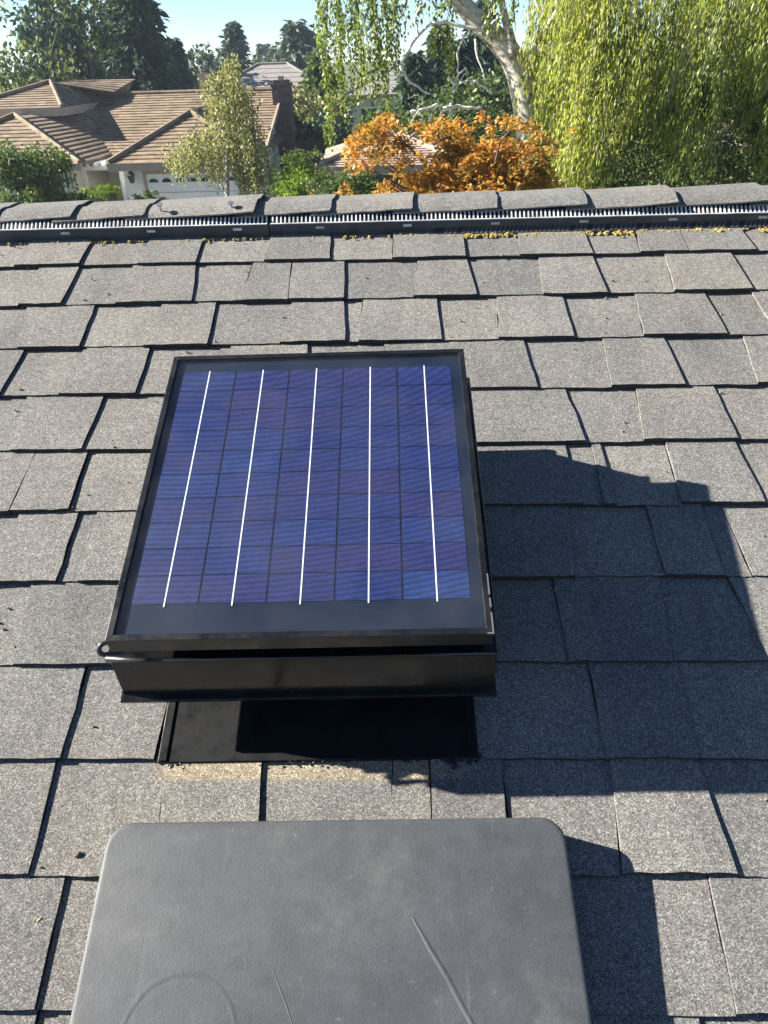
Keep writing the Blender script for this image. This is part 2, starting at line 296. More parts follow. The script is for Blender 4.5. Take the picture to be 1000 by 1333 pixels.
TABS=[
[(-1.826,-1.813,'S'),(-1.707,-1.696,'B'),(-1.571,-1.576,'S'),(-1.454,-1.441,'B'),(-1.285,-1.296,'S'),(-1.145,-1.149,'B'),(-1.045,-1.035,'S'),(-0.884,-0.894,'B'),(-0.737,-0.741,'S'),(-0.596,-0.607,'B'),(-0.469,-0.471,'S'),(-0.311,-0.315,'B'),(-0.169,-0.164,'S'),(-0.022,-0.022,'B'),(0.141,0.144,'S'),(0.272,0.266,'B'),(0.42,0.431,'S'),(0.547,0.535,'B'),(0.643,0.644,'N'),(0.78,0.794,'S'),(0.894,0.907,'B'),(1.019,1.03,'S'),(1.123,1.126,'B'),(1.285,1.275,'S'),(1.414,1.423,'B'),(1.547,1.554,'S'),(1.65,1.662,'B'),(1.774,1.76,'S')],
[(-1.862,-1.849,'B'),(-1.701,-1.702,'S'),(-1.581,-1.589,'B'),(-1.477,-1.47,'S'),(-1.349,-1.339,'B'),(-1.235,-1.225,'S'),(-1.076,-1.07,'B'),(-0.949,-0.95,'S'),(-0.836,-0.84,'B'),(-0.743,-0.745,'S'),(-0.618,-0.625,'B'),(-0.472,-0.457,'S'),(-0.342,-0.354,'B'),(-0.252,-0.247,'N'),(-0.131,-0.125,'S'),(0.034,0.024,'B'),(0.148,0.16,'S'),(0.307,0.301,'B'),(0.43,0.438,'S'),(0.591,0.58,'B'),(0.737,0.745,'S'),(0.906,0.895,'B'),(1.02,1.027,'S'),(1.182,1.179,'B'),(1.336,1.325,'S'),(1.449,1.452,'B'),(1.583,1.585,'S'),(1.683,1.689,'B'),(1.829,1.843,'S')],
[(-1.881,-1.879,'S'),(-1.734,-1.721,'B'),(-1.621,-1.617,'S'),(-1.484,-1.474,'B'),(-1.402,-1.386,'S'),(-1.266,-1.281,'B'),(-1.169,-1.157,'S'),(-1.051,-1.042,'B'),(-0.925,-0.936,'S'),(-0.822,-0.797,'B'),(-0.672,-0.667,'S'),(-0.523,-0.536,'B'),(-0.405,-0.401,'S'),(-0.239,-0.253,'B'),(-0.127,-0.118,'S'),(-0.086,-0.091,'B'),(0.074,0.079,'S'),(0.203,0.194,'B'),(0.343,0.347,'S'),(0.497,0.486,'B'),(0.645,0.653,'S'),(0.743,0.752,'B'),(0.897,0.894,'S'),(0.998,1.003,'B'),(1.105,1.106,'S'),(1.202,1.196,'B'),(1.356,1.341,'S'),(1.49,1.475,'B'),(1.563,1.57,'S'),(1.732,1.723,'B'),(1.849,1.835,'S')],
[(-1.764,-1.761,'S'),(-1.601,-1.603,'B'),(-1.461,-1.447,'S'),(-1.342,-1.354,'B'),(-1.252,-1.242,'S'),(-1.148,-1.14,'B'),(-1.052,-1.052,'S'),(-0.891,-0.904,'B'),(-0.785,-0.79,'S'),(-0.659,-0.673,'B'),(-0.521,-0.521,'S'),(-0.354,-0.352,'B'),(-0.196,-0.193,'S'),(-0.039,-0.038,'B'),(0.245,0.256,'S'),(0.404,0.396,'B'),(0.527,0.535,'S'),(0.685,0.672,'B'),(0.77,0.784,'S'),(0.873,0.883,'B'),(1.015,1.026,'S'),(1.119,1.119,'B'),(1.234,1.218,'S'),(1.317,1.316,'B'),(1.459,1.462,'S'),(1.621,1.621,'B'),(1.727,1.729,'S'),(1.82,1.823,'B')],
[(-1.812,-1.815,'B'),(-1.69,-1.679,'S'),(-1.585,-1.59,'B'),(-1.442,-1.43,'S'),(-1.298,-1.283,'B'),(-1.14,-1.154,'S'),(-1.003,-0.989,'B'),(-0.825,-0.839,'S'),(-0.737,-0.723,'B'),(-0.585,-0.589,'S'),(-0.425,-0.42,'B'),(-0.276,-0.276,'S'),(-0.142,-0.138,'B'),(-0.009,-0.006,'S'),(0.11,0.111,'B'),(0.31,0.325,'S'),(0.442,0.429,'B'),(0.59,0.596,'S'),(0.752,0.747,'B'),(0.896,0.888,'S'),(1.006,1.019,'B'),(1.13,1.118,'S'),(1.278,1.264,'B'),(1.38,1.375,'S'),(1.523,1.519,'B'),(1.666,1.666,'S'),(1.805,1.799,'B')],
[(-1.819,-1.805,'B'),(-1.653,-1.664,'S'),(-1.567,-1.568,'B'),(-1.428,-1.424,'S'),(-1.323,-1.326,'B'),(-1.175,-1.174,'S'),(-1.058,-1.043,'B'),(-0.959,-0.959,'S'),(-0.827,-0.836,'B'),(-0.677,-0.679,'N'),(-0.58,-0.576,'S'),(-0.415,-0.411,'B'),(-0.275,-0.273,'S'),(-0.135,-0.13,'B'),(-0.01,-0.004,'S'),(0.088,0.09,'B'),(0.289,0.299,'S'),(0.336,0.334,'B'),(0.352,0.355,'S'),(0.468,0.463,'B'),(0.593,0.601,'S'),(0.75,0.736,'B'),(0.833,0.849,'S'),(0.996,1.011,'B'),(1.156,1.168,'S'),(1.319,1.31,'B'),(1.462,1.461,'S'),(1.608,1.617,'B'),(1.751,1.757,'S')],
[(-1.765,-1.751,'S'),(-1.627,-1.634,'B'),(-1.504,-1.506,'S'),(-1.409,-1.393,'B'),(-1.248,-1.261,'S'),(-1.132,-1.127,'B'),(-1.016,-1.005,'S'),(-0.896,-0.908,'B'),(-0.791,-0.8,'S'),(-0.665,-0.676,'B'),(-0.561,-0.559,'S'),(-0.529,-0.524,'B'),(-0.351,-0.345,'S'),(-0.167,-0.162,'B'),(-0.01,-0.006,'S'),(0.094,0.097,'B'),(0.276,0.266,'S'),(0.404,0.405,'B'),(0.496,0.495,'S'),(0.529,0.54,'N'),(0.666,0.67,'B'),(0.812,0.818,'S'),(0.924,0.925,'B'),(1.076,1.089,'S'),(1.189,1.185,'B'),(1.337,1.337,'S'),(1.463,1.452,'B'),(1.589,1.603,'S'),(1.75,1.76,'B')],
[(-1.79,-1.775,'B'),(-1.697,-1.691,'S'),(-1.576,-1.581,'B'),(-1.462,-1.476,'S'),(-1.364,-1.351,'B'),(-1.229,-1.224,'S'),(-1.1,-1.096,'B'),(-0.956,-0.945,'S'),(-0.815,-0.804,'B'),(-0.726,-0.714,'S'),(-0.602,-0.584,'B'),(-0.353,-0.348,'S'),(-0.23,-0.225,'B'),(-0.096,-0.091,'S'),(0.038,0.041,'B'),(0.135,0.135,'S'),(0.231,0.234,'B'),(0.396,0.383,'S'),(0.503,0.522,'B'),(0.635,0.624,'S'),(0.743,0.735,'B'),(0.896,0.892,'S'),(1.031,1.028,'B'),(1.147,1.133,'S'),(1.262,1.249,'B'),(1.366,1.355,'S'),(1.502,1.498,'B'),(1.613,1.625,'S'),(1.767,1.771,'B')],
[(-1.895,-1.884,'B'),(-1.741,-1.756,'S'),(-1.63,-1.633,'B'),(-1.491,-1.493,'S'),(-1.405,-1.389,'B'),(-1.285,-1.278,'S'),(-1.138,-1.134,'B'),(-1.005,-1.018,'S'),(-0.848,-0.852,'B'),(-0.746,-0.737,'S'),(-0.624,-0.63,'B'),(-0.476,-0.474,'S'),(0.263,0.264,'B'),(0.391,0.387,'S'),(0.549,0.538,'B'),(0.689,0.679,'S'),(0.83,0.841,'B'),(0.972,0.972,'S'),(1.109,1.095,'B'),(1.246,1.231,'S'),(1.332,1.327,'B'),(1.468,1.46,'S'),(1.599,1.588,'B'),(1.706,1.692,'S'),(1.812,1.809,'B')],
[(-1.871,-1.871,'B'),(-1.733,-1.722,'S'),(-1.601,-1.602,'B'),(-1.455,-1.461,'S'),(-1.322,-1.329,'B'),(-1.16,-1.174,'S'),(-1.023,-1.031,'B'),(-0.876,-0.888,'S'),(-0.756,-0.772,'B'),(-0.682,-0.67,'S'),(-0.579,-0.564,'B'),(-0.482,-0.475,'S'),(-0.333,-0.315,'B'),(-0.198,-0.192,'S'),(-0.021,-0.028,'N'),(0.029,0.027,'B'),(0.126,0.125,'S'),(0.271,0.259,'B'),(0.386,0.398,'S'),(0.5,0.485,'B'),(0.651,0.637,'S'),(0.766,0.772,'B'),(0.865,0.872,'S'),(0.984,0.971,'B'),(1.128,1.119,'S'),(1.215,1.224,'B'),(1.342,1.328,'S'),(1.434,1.425,'B'),(1.563,1.562,'S'),(1.715,1.723,'B'),(1.844,1.855,'S')],
[(-1.815,-1.821,'S'),(-1.676,-1.668,'B'),(-1.552,-1.538,'S'),(-1.4,-1.413,'B'),(-1.277,-1.271,'S'),(-1.117,-1.12,'B'),(-1.018,-1.021,'S'),(-0.86,-0.871,'B'),(-0.735,-0.749,'S'),(-0.581,-0.588,'B'),(-0.431,-0.425,'S'),(-0.291,-0.28,'B'),(-0.127,-0.125,'S'),(0.025,0.021,'B'),(0.158,0.154,'S'),(0.365,0.358,'B'),(0.447,0.458,'S'),(0.605,0.613,'B'),(0.733,0.727,'S'),(0.875,0.88,'B'),(0.996,0.998,'S'),(1.096,1.084,'B'),(1.183,1.168,'S'),(1.263,1.274,'B'),(1.429,1.418,'S'),(1.525,1.523,'B'),(1.65,1.643,'S'),(1.751,1.741,'B')],
[(-1.883,-1.868,'B'),(-1.747,-1.743,'S'),(-1.624,-1.634,'B'),(-1.475,-1.487,'S'),(-1.377,-1.366,'B'),(-1.263,-1.248,'S'),(-1.129,-1.114,'B'),(-0.984,-0.988,'S'),(-0.853,-0.837,'B'),(-0.708,-0.719,'S'),(-0.567,-0.555,'B'),(-0.424,-0.422,'S'),(-0.24,-0.236,'B'),(-0.092,-0.084,'S'),(0.056,0.057,'B'),(0.318,0.324,'S'),(0.442,0.429,'B'),(0.56,0.565,'S'),(0.72,0.707,'B'),(0.866,0.853,'S'),(0.992,0.986,'B'),(1.119,1.118,'S'),(1.275,1.279,'B'),(1.378,1.371,'S'),(1.497,1.495,'B'),(1.623,1.631,'S'),(1.728,1.742,'B'),(1.893,1.88,'S')]]
# ------------------------------------------------------------------ the setting: ground, street, drive
def sheet(name, x0, x1, y0, y1, z, mat):
    b = MB(); b.add([(x0, y0, z), (x1, y0, z), (x1, y1, z), (x0, y1, z)], [(0, 1, 2, 3)]); o = b.build(name, mat); o['kind'] = 'structure'; return o
sheet('ground', -1200, 1200, -600, 1800, GROUND, 'ground')
sheet('street', -300, 300, 13.2, 20.6, GROUND+.004, 'road')
for y0, y1 in ((13.0, 13.2), (20.6, 20.8)):
    b = MB(); b.box(-300, 300, y0, y1, GROUND, GROUND+.13); b.build('kerb', 'drive')['kind'] = 'structure'
sheet('driveway', -9.8, -5.4, 20.8, 28.2, GROUND+.008, 'drive')

# ------------------------------------------------------------------ the shingle roof underfoot (local axes: x along the courses, y up the slope, z off the roof)
E_ = .143; V0 = 1.4956; APEX = 1.70
ROOFROT = (SLOPE, 0, 0)
roof = empty('shingle_roof', (0, 0, 0), ROOFROT)
tag(roof, 'grey asphalt shingle roof of thick granular tabs sloping up to a vented ridge', 'roof', kind='thing')
s2 = math.sin(2*SLOPE); c2 = math.cos(2*SLOPE)
def back(d, w):                       # a point d down the far slope, w off it, in roof axes
    return (APEX+d*c2+w*s2, -d*s2+w*c2)
b = MB()
y1, z1 = back(4.0, -.0065); y2, z2 = back(4.0, -.06)
ya, za = APEX, -.0065
b.add([(-5, -3.2, -.0065), (5, -3.2, -.0065), (5, ya, za), (-5, ya, za), (5, y1, z1), (-5, y1, z1), (-5, -3.2, -.06), (5, -3.2, -.06), (5, APEX, -.08), (-5, APEX, -.08), (5, y2, z2), (-5, y2, z2)],
      [(0, 1, 2, 3), (3, 2, 4, 5), (6, 9, 8, 7), (9, 11, 10, 8), (0, 6, 7, 1), (5, 4, 10, 11), (1, 7, 8, 2), (2, 8, 10, 4), (0, 3, 9, 6), (3, 5, 11, 9)])
b.build('roof_deck', 'shingle', roof)
# the house below, in world axes (inverse of the roof's turn)
RWT = RW.T
def w2r(P): return np.asarray(P, float)@RW          # world -> roof axes (rows: RW^T p)
b = MB()
hx0, hx1, hy0, hy1 = -4.6, 4.6, -2.5, 4.9
top = -1.3
b.prism(w2r([(hx0, hy0, GROUND), (hx1, hy0, GROUND), (hx1, hy1, GROUND), (hx0, hy1, GROUND)]), w2r([(hx0, hy0, top), (hx1, hy0, top), (hx1, hy1, top), (hx0, hy1, top)]))
b.build('wall', 'stucco', roof)

def tab_geo(B, ulb, urb, ult, urt, vb, raised, gap=.0005):
    vt = vb+E_+.018; n = 7
    extra = (urt-urb, ult-ulb)
    base = .0045 if raised else 0.0
    cL, cR, cM = rng.uniform(0, .0016), rng.uniform(0, .0016), rng.uniform(-.0005, .0005)
    vj = rng.uniform(-.0022, .0022)
    def top(u, v):
        s = (v-vb)/E_; k = (u-ulb)/max(urb-ulb, .01); q = max(0, 1-s)**2
        return base+.007*(1-s)+q*(cL*(1-k)+cR*k+cM*math.sin(k*6.3))
    lo = []
    for i in range(n+1):
        k = i/n; u = ulb+gap+(urb-ulb-2*gap)*k
        lo.append((u, vb+vj+rng.normal(0, .0007)+.0010*math.sin(k*4+cL*2000)*.5))
    rs = [(urb-gap+extra[0]*t*(1+.126)+bow(t, .0022), vb+(vt-vb)*t) for t in (.2, .45, .7, 1.0)]
    ls = [(ulb+gap+extra[1]*t*(1+.126)+bow(t, .0022), vb+(vt-vb)*t) for t in (1.0, .7, .45, .2)]
    loop = lo+rs+ls
    tp = [(u, v, top(u, v)) for u, v in loop]; bt = [(u, v, -.006) for u, v in loop]
    k = len(loop)
    B.add(bt+tp, [tuple(range(k, 2*k))]+[(i, (i+1) % k, k+(i+1) % k, k+i) for i in range(k)])
    B.mi = getattr(B, 'mi', [])+[0]+[1 if i < n+4 else 0 for i in range(k)]      # cut butt and right edge are bare asphalt
def two(o, T): o.data.materials.append(M['edge']); o.data.polygons.foreach_set('material_index', T.mi)
def bow(t, a): return a*math.sin(t*3.1)*rng.uniform(-.3, 1)+rng.normal(0, .0006)

def seen(u, v, mx=40):
    P = RW@np.array([u, v, 0])-CAM; z = P@CF
    if z < .05: return False
    x = 500+F_PX*(P@CR)/z; y = 666.5+F_PX*(P@CD)/z
    return -mx < x < 1000+mx and y < 1333+mx
FL, FR = -.346, .0915                # the flashing's sides
rest = MB()
for k, bl in enumerate(TABS):
    vb = V0-E_*k
    state = None
    first = [t for _, _, t in bl if t != 'N'][0]; raised = (first == 'S')
    ed = list(bl)
    for i in range(len(ed)-1):
        t = ed[i][2]
        if t == 'S': raised = False
        elif t == 'B': raised = True
        ult, ulb = ed[i][0], ed[i][1]; urt, urb = ed[i+1][0], ed[i+1][1]
        segs = [(ult, ulb, urt, urb)]
        if k == 8:
            if ulb < FL < urb or FL < ulb < FR or ulb < FR < urb:
                segs = []
                if ulb < FL: segs.append((ult, ulb, FL, FL))
                if urb > FR: segs.append((FR, FR, urt, urb))
        for (a, c, d, e2) in segs:
            um = (c+e2)/2
            g = .0011 if (t == 'N' or ed[i+1][2] == 'N') else .0005
            vis = seen(um, vb+E_*.5) or seen(c+.02, vb+.05) or seen(e2-.02, vb+.05)
            T = MB() if vis else rest
            tab_geo(T, c, e2, a, d, vb, raised, g)
            if vis: two(T.build('shingle', 'shingle', roof), T)
for k in range(len(TABS), 22):      # courses below the frame
    vb = V0-E_*k; u = -1.8; raised = bool(k % 2)
    while u < 1.75:
        d = rng.uniform(.09, .16); tab_geo(rest, u, u+d, u+rng.uniform(-.006, .006), u+d, vb, raised); u += d; raised = not raised
o = rest.build('shingle_field', 'shingle', roof); two(o, rest); o['kind'] = 'stuff'

# ridge cap shingles, each lapped over the next one to its right
def ramp_cap(x0, x1, lift, sag, name='ridge_cap_shingle'):
    B = MB(); nx = 8; th = .0036
    prof = []                          # down the near slope, over the crest, down the far one
    for d in (.0765, .062, .042, .022, .008): prof.append((APEX-d, .044-.02*max(0, .03-d)/.03*.6))
    prof.append((APEX+.002, .030))
    for d in (.012, .03, .06, .095):
        yy, zz = back(d, .044-.02*max(0, .03-d)/.03*.6); prof.append((yy, zz))
    topv = []; botv = []
    for i in range(nx+1):
        t = i/nx; x = x0+(x1-x0)*t
        up = lift*(.62 if x0 < .1 else .85)*t+.001
        for j, (y, z) in enumerate(prof):
            edge = 1 if j == 0 else 0
            yy = y - edge*(.003*math.sin(t*3.0+sag*9)+.006*(1-t)*sag) + (.0 if not edge else rng.normal(0, .0008))
            zz = z + up - edge*(.002*(1-t)+sag*.004*math.sin(t*math.pi))
            xs = x + (.010*(j/len(prof)) if i == nx else 0)+(rng.normal(0, .0008) if i == nx else 0)
            topv.append((xs, yy, zz)); botv.append((xs, yy, zz-th))
    m_ = len(prof); N = len(topv); f = []
    for i in range(nx):
        for j in range(m_-1):
            a = i*m_+j; f.append((a, a+m_, a+m_+1, a+1)); f.append((N+a, N+a+1, N+a+m_+1, N+a+m_))
        a = i*m_; f.append((a, N+a, N+a+m_, a+m_)); a = i*m_+m_-1; f.append((a, a+m_, N+a+m_, N+a))
    for j in range(m_-1):
        a = nx*m_+j; f.append((a, N+a, N+a+1, a+1)); a = j; f.append((a, a+1, N+a+1, N+a))
    B.add(topv+botv, f); return B.build(name, 'shingle', roof)
def ux(px, py=275): 
    d = CR*((px-500)/F_PX)+CD*((py-666.5)/F_PX)+CF; d = d@RW; t = (.045-CAM_H)/d[2]; return d[0]*t
capx = [ux(-110), ux(0), ux(97), ux(190), ux(332), ux(430), ux(536), ux(648), ux(765), ux(885), ux(1010), ux(1130)]
lifts = [.010, .012, .010, .020, .013, .014, .012, .012, .013, .013, .012]
sags = [.2, .3, .2, .5, .3, .35, .5, .4, .6, .5, .3]
for i in range(len(capx)-1):
    ramp_cap(capx[i]-.045, capx[i+1], lifts[i], sags[i])
xx = capx[0]
for side in (-1, 1):
    xx = capx[0] if side < 0 else capx[-1]
    while abs(xx) < 4.9:
        a_, b_ = (xx-.21, xx) if side < 0 else (xx, xx+.21)
        ramp_cap(a_-.045, b_, .012, rng.uniform(.2, .6)); xx += side*.21
for px, py in ((211, 275), (303, 271)):              # two roofing nails left proud on the big raised cap
    u_ = ux(px, py); B = MB(); B.tube([(u_, APEX-.055, .046), (u_, APEX-.055, .064)], [.0025, .0025], 6); B.tube([(u_, APEX-.055, .064), (u_, APEX-.055, .0665)], [.0085, .008], 10)
    B.build('nail_head', 'steel', roof)

# ------------------------------------------------------------------ ridge vent
vent = empty('ridge_vent', RW@np.array([0, 1.6, 0]), ROOFROT)
tag(vent, 'long dark plastic ridge vent with a pale comb of louvres below the cap shingles', 'vent')
VO = (0, 1.6, 0)
joints = [ux(-820, 290), ux(-300, 290), ux(348, 290), ux(505, 290)+.62, ux(505, 290)+1.84]
joints = [joints[2]-2.44, joints[2]-1.22, joints[2], joints[2]+1.22, joints[2]+2.44]
for a_, b_ in zip(joints[:-1], joints[1:]):
    B = MB()
    pr = [(1.602, -.002), (1.603, .031), (1.606, .0335), (1.608, .028), (1.622, .034), (1.640, .0375), (APEX-.02, .037), (APEX-.02, .0), (1.64, -.004)]
    x0, x1 = a_+.0012, b_-.0012
    nsec = 1
    P0 = [(x0, y, z) for y, z in pr]; P1 = [(x1, y, z) for y, z in pr]; k = len(pr)
    B.add(P0+P1, [(i, (i+1) % k, k+(i+1) % k, k+i) for i in range(k)]+[tuple(range(k-1, -1, -1)), tuple(range(k, 2*k))])
    sec = B.build('vent_section', 'ventplastic', vent, VO)
    R = MB(); x = x0+.006
    while x < x1-.006:                                  # the comb of louvre ribs
        R.add([(x, 1.6065, .0335), (x+.0032, 1.6065, .0335), (x+.0032, 1.6245, .0415), (x, 1.6245, .0415), (x, 1.6065, .027), (x+.0036, 1.6065, .027), (x+.0036, 1.6245, .030), (x, 1.6245, .030)],
              [(0, 1, 2, 3), (4, 5, 1, 0), (5, 6, 2, 1), (7, 4, 0, 3)])
        x += .0098
    R.box(x0+.003, x1-.003, 1.6042, 1.6066, .0312, .0342)
    o = R.build('louvre_comb', 'rib', sec, VO); o['kind'] = 'stuff'
    T = 0; x = a_+.12
    while x < b_-.02:                                   # pale moulded clips on the front lip
        C = MB(); C.box(x-.010, x+.010, 1.6000, 1.6028, .0215, .0265); C.build('clip', 'rib', sec, VO); x += .205
# dark filter mesh showing below the lifted lip at the right
B = MB(); x = .10
while x < 1.5:
    for s_ in (0, .0035): B.add([(x+s_, 1.588, .0085), (x+s_+.0012, 1.588, .0085), (x+s_+.0072, 1.602, .017), (x+s_+.006, 1.602, .017)], [(0, 1, 2, 3)])
    x += .0105 if rng.random() < .9 else .02
o = B.build('filter_mesh', 'mesh', vent, VO); o['kind'] = 'stuff'
B = MB(); B.add([(.08, 1.586, .0068), (1.52, 1.586, .0068), (1.52, 1.6025, .015), (.08, 1.6025, .015)], [(0, 1, 2, 3)]); B.build('gap_shade', 'cable', vent, VO)  # dark sheet standing in for the shaded gap under the lip
# moss and seed litter caught along the lower lip
def blob(B, c, r, sq=.7):
    th = np.array([0, 1, 2, 3, 4, 5])*math.pi/3+rng.random()
    ring = [(c[0]+r*math.cos(t)*rng.uniform(.7, 1.2), c[1]+r*math.sin(t)*rng.uniform(.7, 1.2), c[2]) for t in th]
    top = [(c[0]+r*.55*math.cos(t+.4), c[1]+r*.55*math.sin(t+.4), c[2]+r*sq*rng.uniform(.7, 1.2)) for t in th]
    B.prism(ring, top)
moss = MB()
for i in range(2200):
    t = rng.random()
    u = rng.uniform(-.06, 1.25) if rng.random() < .9 else rng.uniform(-.95, -.06)
    dens = min(1, max(.15, (u+.1)/.6))
    if rng.random() > dens and u > -.06 and rng.random() < .5: continue
    clump = math.sin(u*37)+math.sin(u*61+1)+math.sin(u*13)
    if clump < -1.0 and rng.random() < .8: continue
    v = (1.586 if u > .1 else 1.594)-abs(rng.normal(0, .009))*(1 if u > .4 else .7)
    blob(moss, (u, v, .0055), rng.gamma(2, .0008)+.0007)
o = moss.build('moss', 'moss', None, VO); o.location = RW@np.array([0, 1.6, 0]); o.rotation_euler = ROOFROT
tag(o, 'yellow moss and seed litter caught along the lower lip of the ridge vent', 'moss', kind='stuff')

# ------------------------------------------------------------------ solar roof fan
FO = np.array([-.132, .6765, 0.0]); FROT = .0135
fan = empty('solar_fan')
fm = Matrix.Rotation(SLOPE, 4, 'X')@Matrix.Translation(Vector(FO))@Matrix.Rotation(FROT, 4, 'Z'); fan.matrix_world = fm
tag(fan, 'black solar roof fan with a blue cell panel set among the grey shingles', 'roof fan')
# flashing plate
B = MB(); B.box(-.213, .2225, -.3262, -.08, .0002, .0082); fl = B.build('flashing', 'flash', fan, bevel=.0012)
for x in (-.206, .2155):
    B = MB(); B.box(x-.006, x+.006, -.3245, -.08, .0083, .0105); B.build('flashing_rim', 'flash', fl, bevel=.001)
# sealant bead
B = MB()
for i in range(60): blob(B, (rng.normal(.195, .016), rng.normal(-.325, .005), .006), rng.uniform(.001, .006), .35)
for i in range(16): blob(B, (rng.uniform(-.20, -.165), rng.uniform(-.335, -.326), .003), rng.uniform(.002, .0055), .6)
for i in range(26): blob(B, (rng.uniform(-.08, .17), rng.uniform(-.331, -.325), .006), rng.uniform(.0015, .0035), .6)
B.build('sealant', 'tar', fl)['kind'] = 'stuff'
# throat collar
B = MB(); n = 40; r = .165
o_ = [(r*math.cos(t*2*math.pi/n), r*math.sin(t*2*math.pi/n)) for t in range(n)]
B.prism([(x*1.06, y*1.06, .004) for x, y in o_], [(x, y, .125) for x, y in o_]); B.build('collar', 'black', fan, smooth=False)
# hood: flat top, flared skirt, folded bottom flange
B = MB()
t0 = [(-.2465, -.248), (.2415, -.248), (.2415, .2475), (-.2465, .2475)]
b0 = [(-.2475, -.2625), (.2425, -.2625), (.2425, .262), (-.2475, .262)]
f0 = [(-.2515, -.2715), (.2455, -.2715), (.2455, .271), (-.2515, .271)]
B.add([(x, y, .160) for x, y in t0]+[(x, y, .086) for x, y in b0]+[(x*.985, y*.985, .086) for x, y in b0]+[(x*.985, y*.985, .150) for x, y in t0],
      [(0, 1, 2, 3)]+[(4+i, 4+(i+1) % 4, (i+1) % 4, i) for i in range(4)]+[(8+i, 8+(i+1) % 4, 4+(i+1) % 4, 4+i) for i in range(4)]+[(12+i, 12+(i+1) % 4, 8+(i+1) % 4, 8+i) for i in range(4)]+[(15, 14, 13, 12)])
hood = B.build('hood', 'black', fan, bevel=.0012)
B = MB()
for i in range(4):
    j = (i+1) % 4
    bi, bj = [(.97*q[0], .97*q[1]) for q in (b0[i], b0[j])]
    B.prism([(*bi, .0795), (*f0[i], .0795), (*f0[j], .0795), (*bj, .0795)], [(*bi, .0885), (*f0[i], .0865), (*f0[j], .0865), (*bj, .0885)])
B.build('hood_flange', 'black', hood, bevel=.001)
B = MB()                                             # rolled top edge of the hood
B.tube([(-.249, -.2495, .1605), (.244, -.2495, .1605)], .0022, 8); B.tube([(.2425, -.249, .1605), (.2425, .249, .1605)], .0022, 8); B.tube([(-.2475, -.249, .1605), (-.2475, .249, .1605)], .0022, 8); B.tube([(-.249, .2485, .1605), (.244, .2485, .1605)], .0022, 8)
B.build('hood_rim', 'black', hood, smooth=True)
for x, y in ((-.19, -.17), (.19, -.17), (-.19, .2), (.19, .2)):
    B = MB(); B.box(x-.012, x+.012, y-.02, y+.02, .1602, .1935); B.build('bracket', 'black', fan, bevel=.001)
# panel
PX, PY = .2315, .2537; fw = .0085; zt = .2205; zb = .1925
B = MB()
out = [(-PX, -PY), (PX, -PY), (PX, PY), (-PX, PY)]; inn = [(-PX+fw, -PY+fw), (PX-fw, -PY+fw), (PX-fw, PY-fw), (-PX+fw, PY-fw)]
for i in range(4):
    j = (i+1) % 4
    B.prism([(*out[i], zb), (*out[j], zb), (*inn[j], zb), (*inn[i], zb)], [(*out[i], zt), (*out[j], zt), (*inn[j], zt), (*inn[i], zt)])
pan = B.build('solar_panel', 'frame', fan, bevel=.0007)
pan['label'] = 'blue polycrystalline solar panel in a thin black frame with five pale busbars'
B = MB(); B.box(-PX+fw+.0002, PX-fw-.0002, -PY+fw+.0002, PY-fw-.0002, .208, .2142); B.build('backsheet', 'back', pan)
cx0, cx1, cy0, cy1 = -.2125, .2095, -.2018, .2208; cw = (cx1-cx0)/5; ch = (cy1-cy0)/10
for i in range(5):
    for j in range(10):
        g = .0010
        B = MB(); B.box(cx0+i*cw+g*1.3, cx0+(i+1)*cw-g*1.3, cy0+j*ch+g*.8, cy0+(j+1)*ch-g*.8, .2143, .2149); B.build('cell', 'cell', pan)
for i in range(5):
    x = cx0+(i+.5)*cw; B = MB(); B.box(x-.00085, x+.00085, cy0-.0035, cy1+.0015, .2149, .2153); B.build('busbar', 'bus', pan)
B = MB(); B.box(-PX+fw+.0003, PX-fw-.0003, -PY+fw+.0003, PY-fw-.0003, .2158, .2190); B.build('glass_pane', 'glass', pan)
B = MB()                                             # scuffed bare metal on the lower right corner
for y0, y1, x in ((-.2535, -.225, .2316), (-.218, -.205, .2317), (-.2, -.17, .2316)): B.box(x-.0016, x+.0003, y0, y1, .2196, .2208)
B.box(.224, .2320, -.2540, -.2520, .2196, .2209)
B.build('scuff', 'steel', pan)
B = MB()                                             # cable looping out of the gap at the left corner
pts = [(-.225, -.243, .172), (-.240, -.247, .174), (-.2500, -.249, .176), (-.2535, -.246, .182), (-.2500, -.240, .187), (-.242, -.236, .186), (-.22, -.238, .180), (-.195, -.246, .175), (-.16, -.235, .174)]
P = np.array(pts); tt = np.linspace(0, len(P)-1, 40); P = np.stack([np.interp(tt, range(len(P)), P[:, k]) for k in range(3)], 1)
for _ in range(3): P[1:-1] = (P[:-2]+P[1:-1]*2+P[2:])/4
B.tube(P, .0032, 8); B.build('cable', 'cable', fan, smooth=True)
B = MB(); B.tube([(-.243, -.2555, .178), (-.2, -.2565, .1725), (-.175, -.256, .171)], [.004, .003, .001], 8); B.build('cable_tie', 'cable', fan, smooth=True)

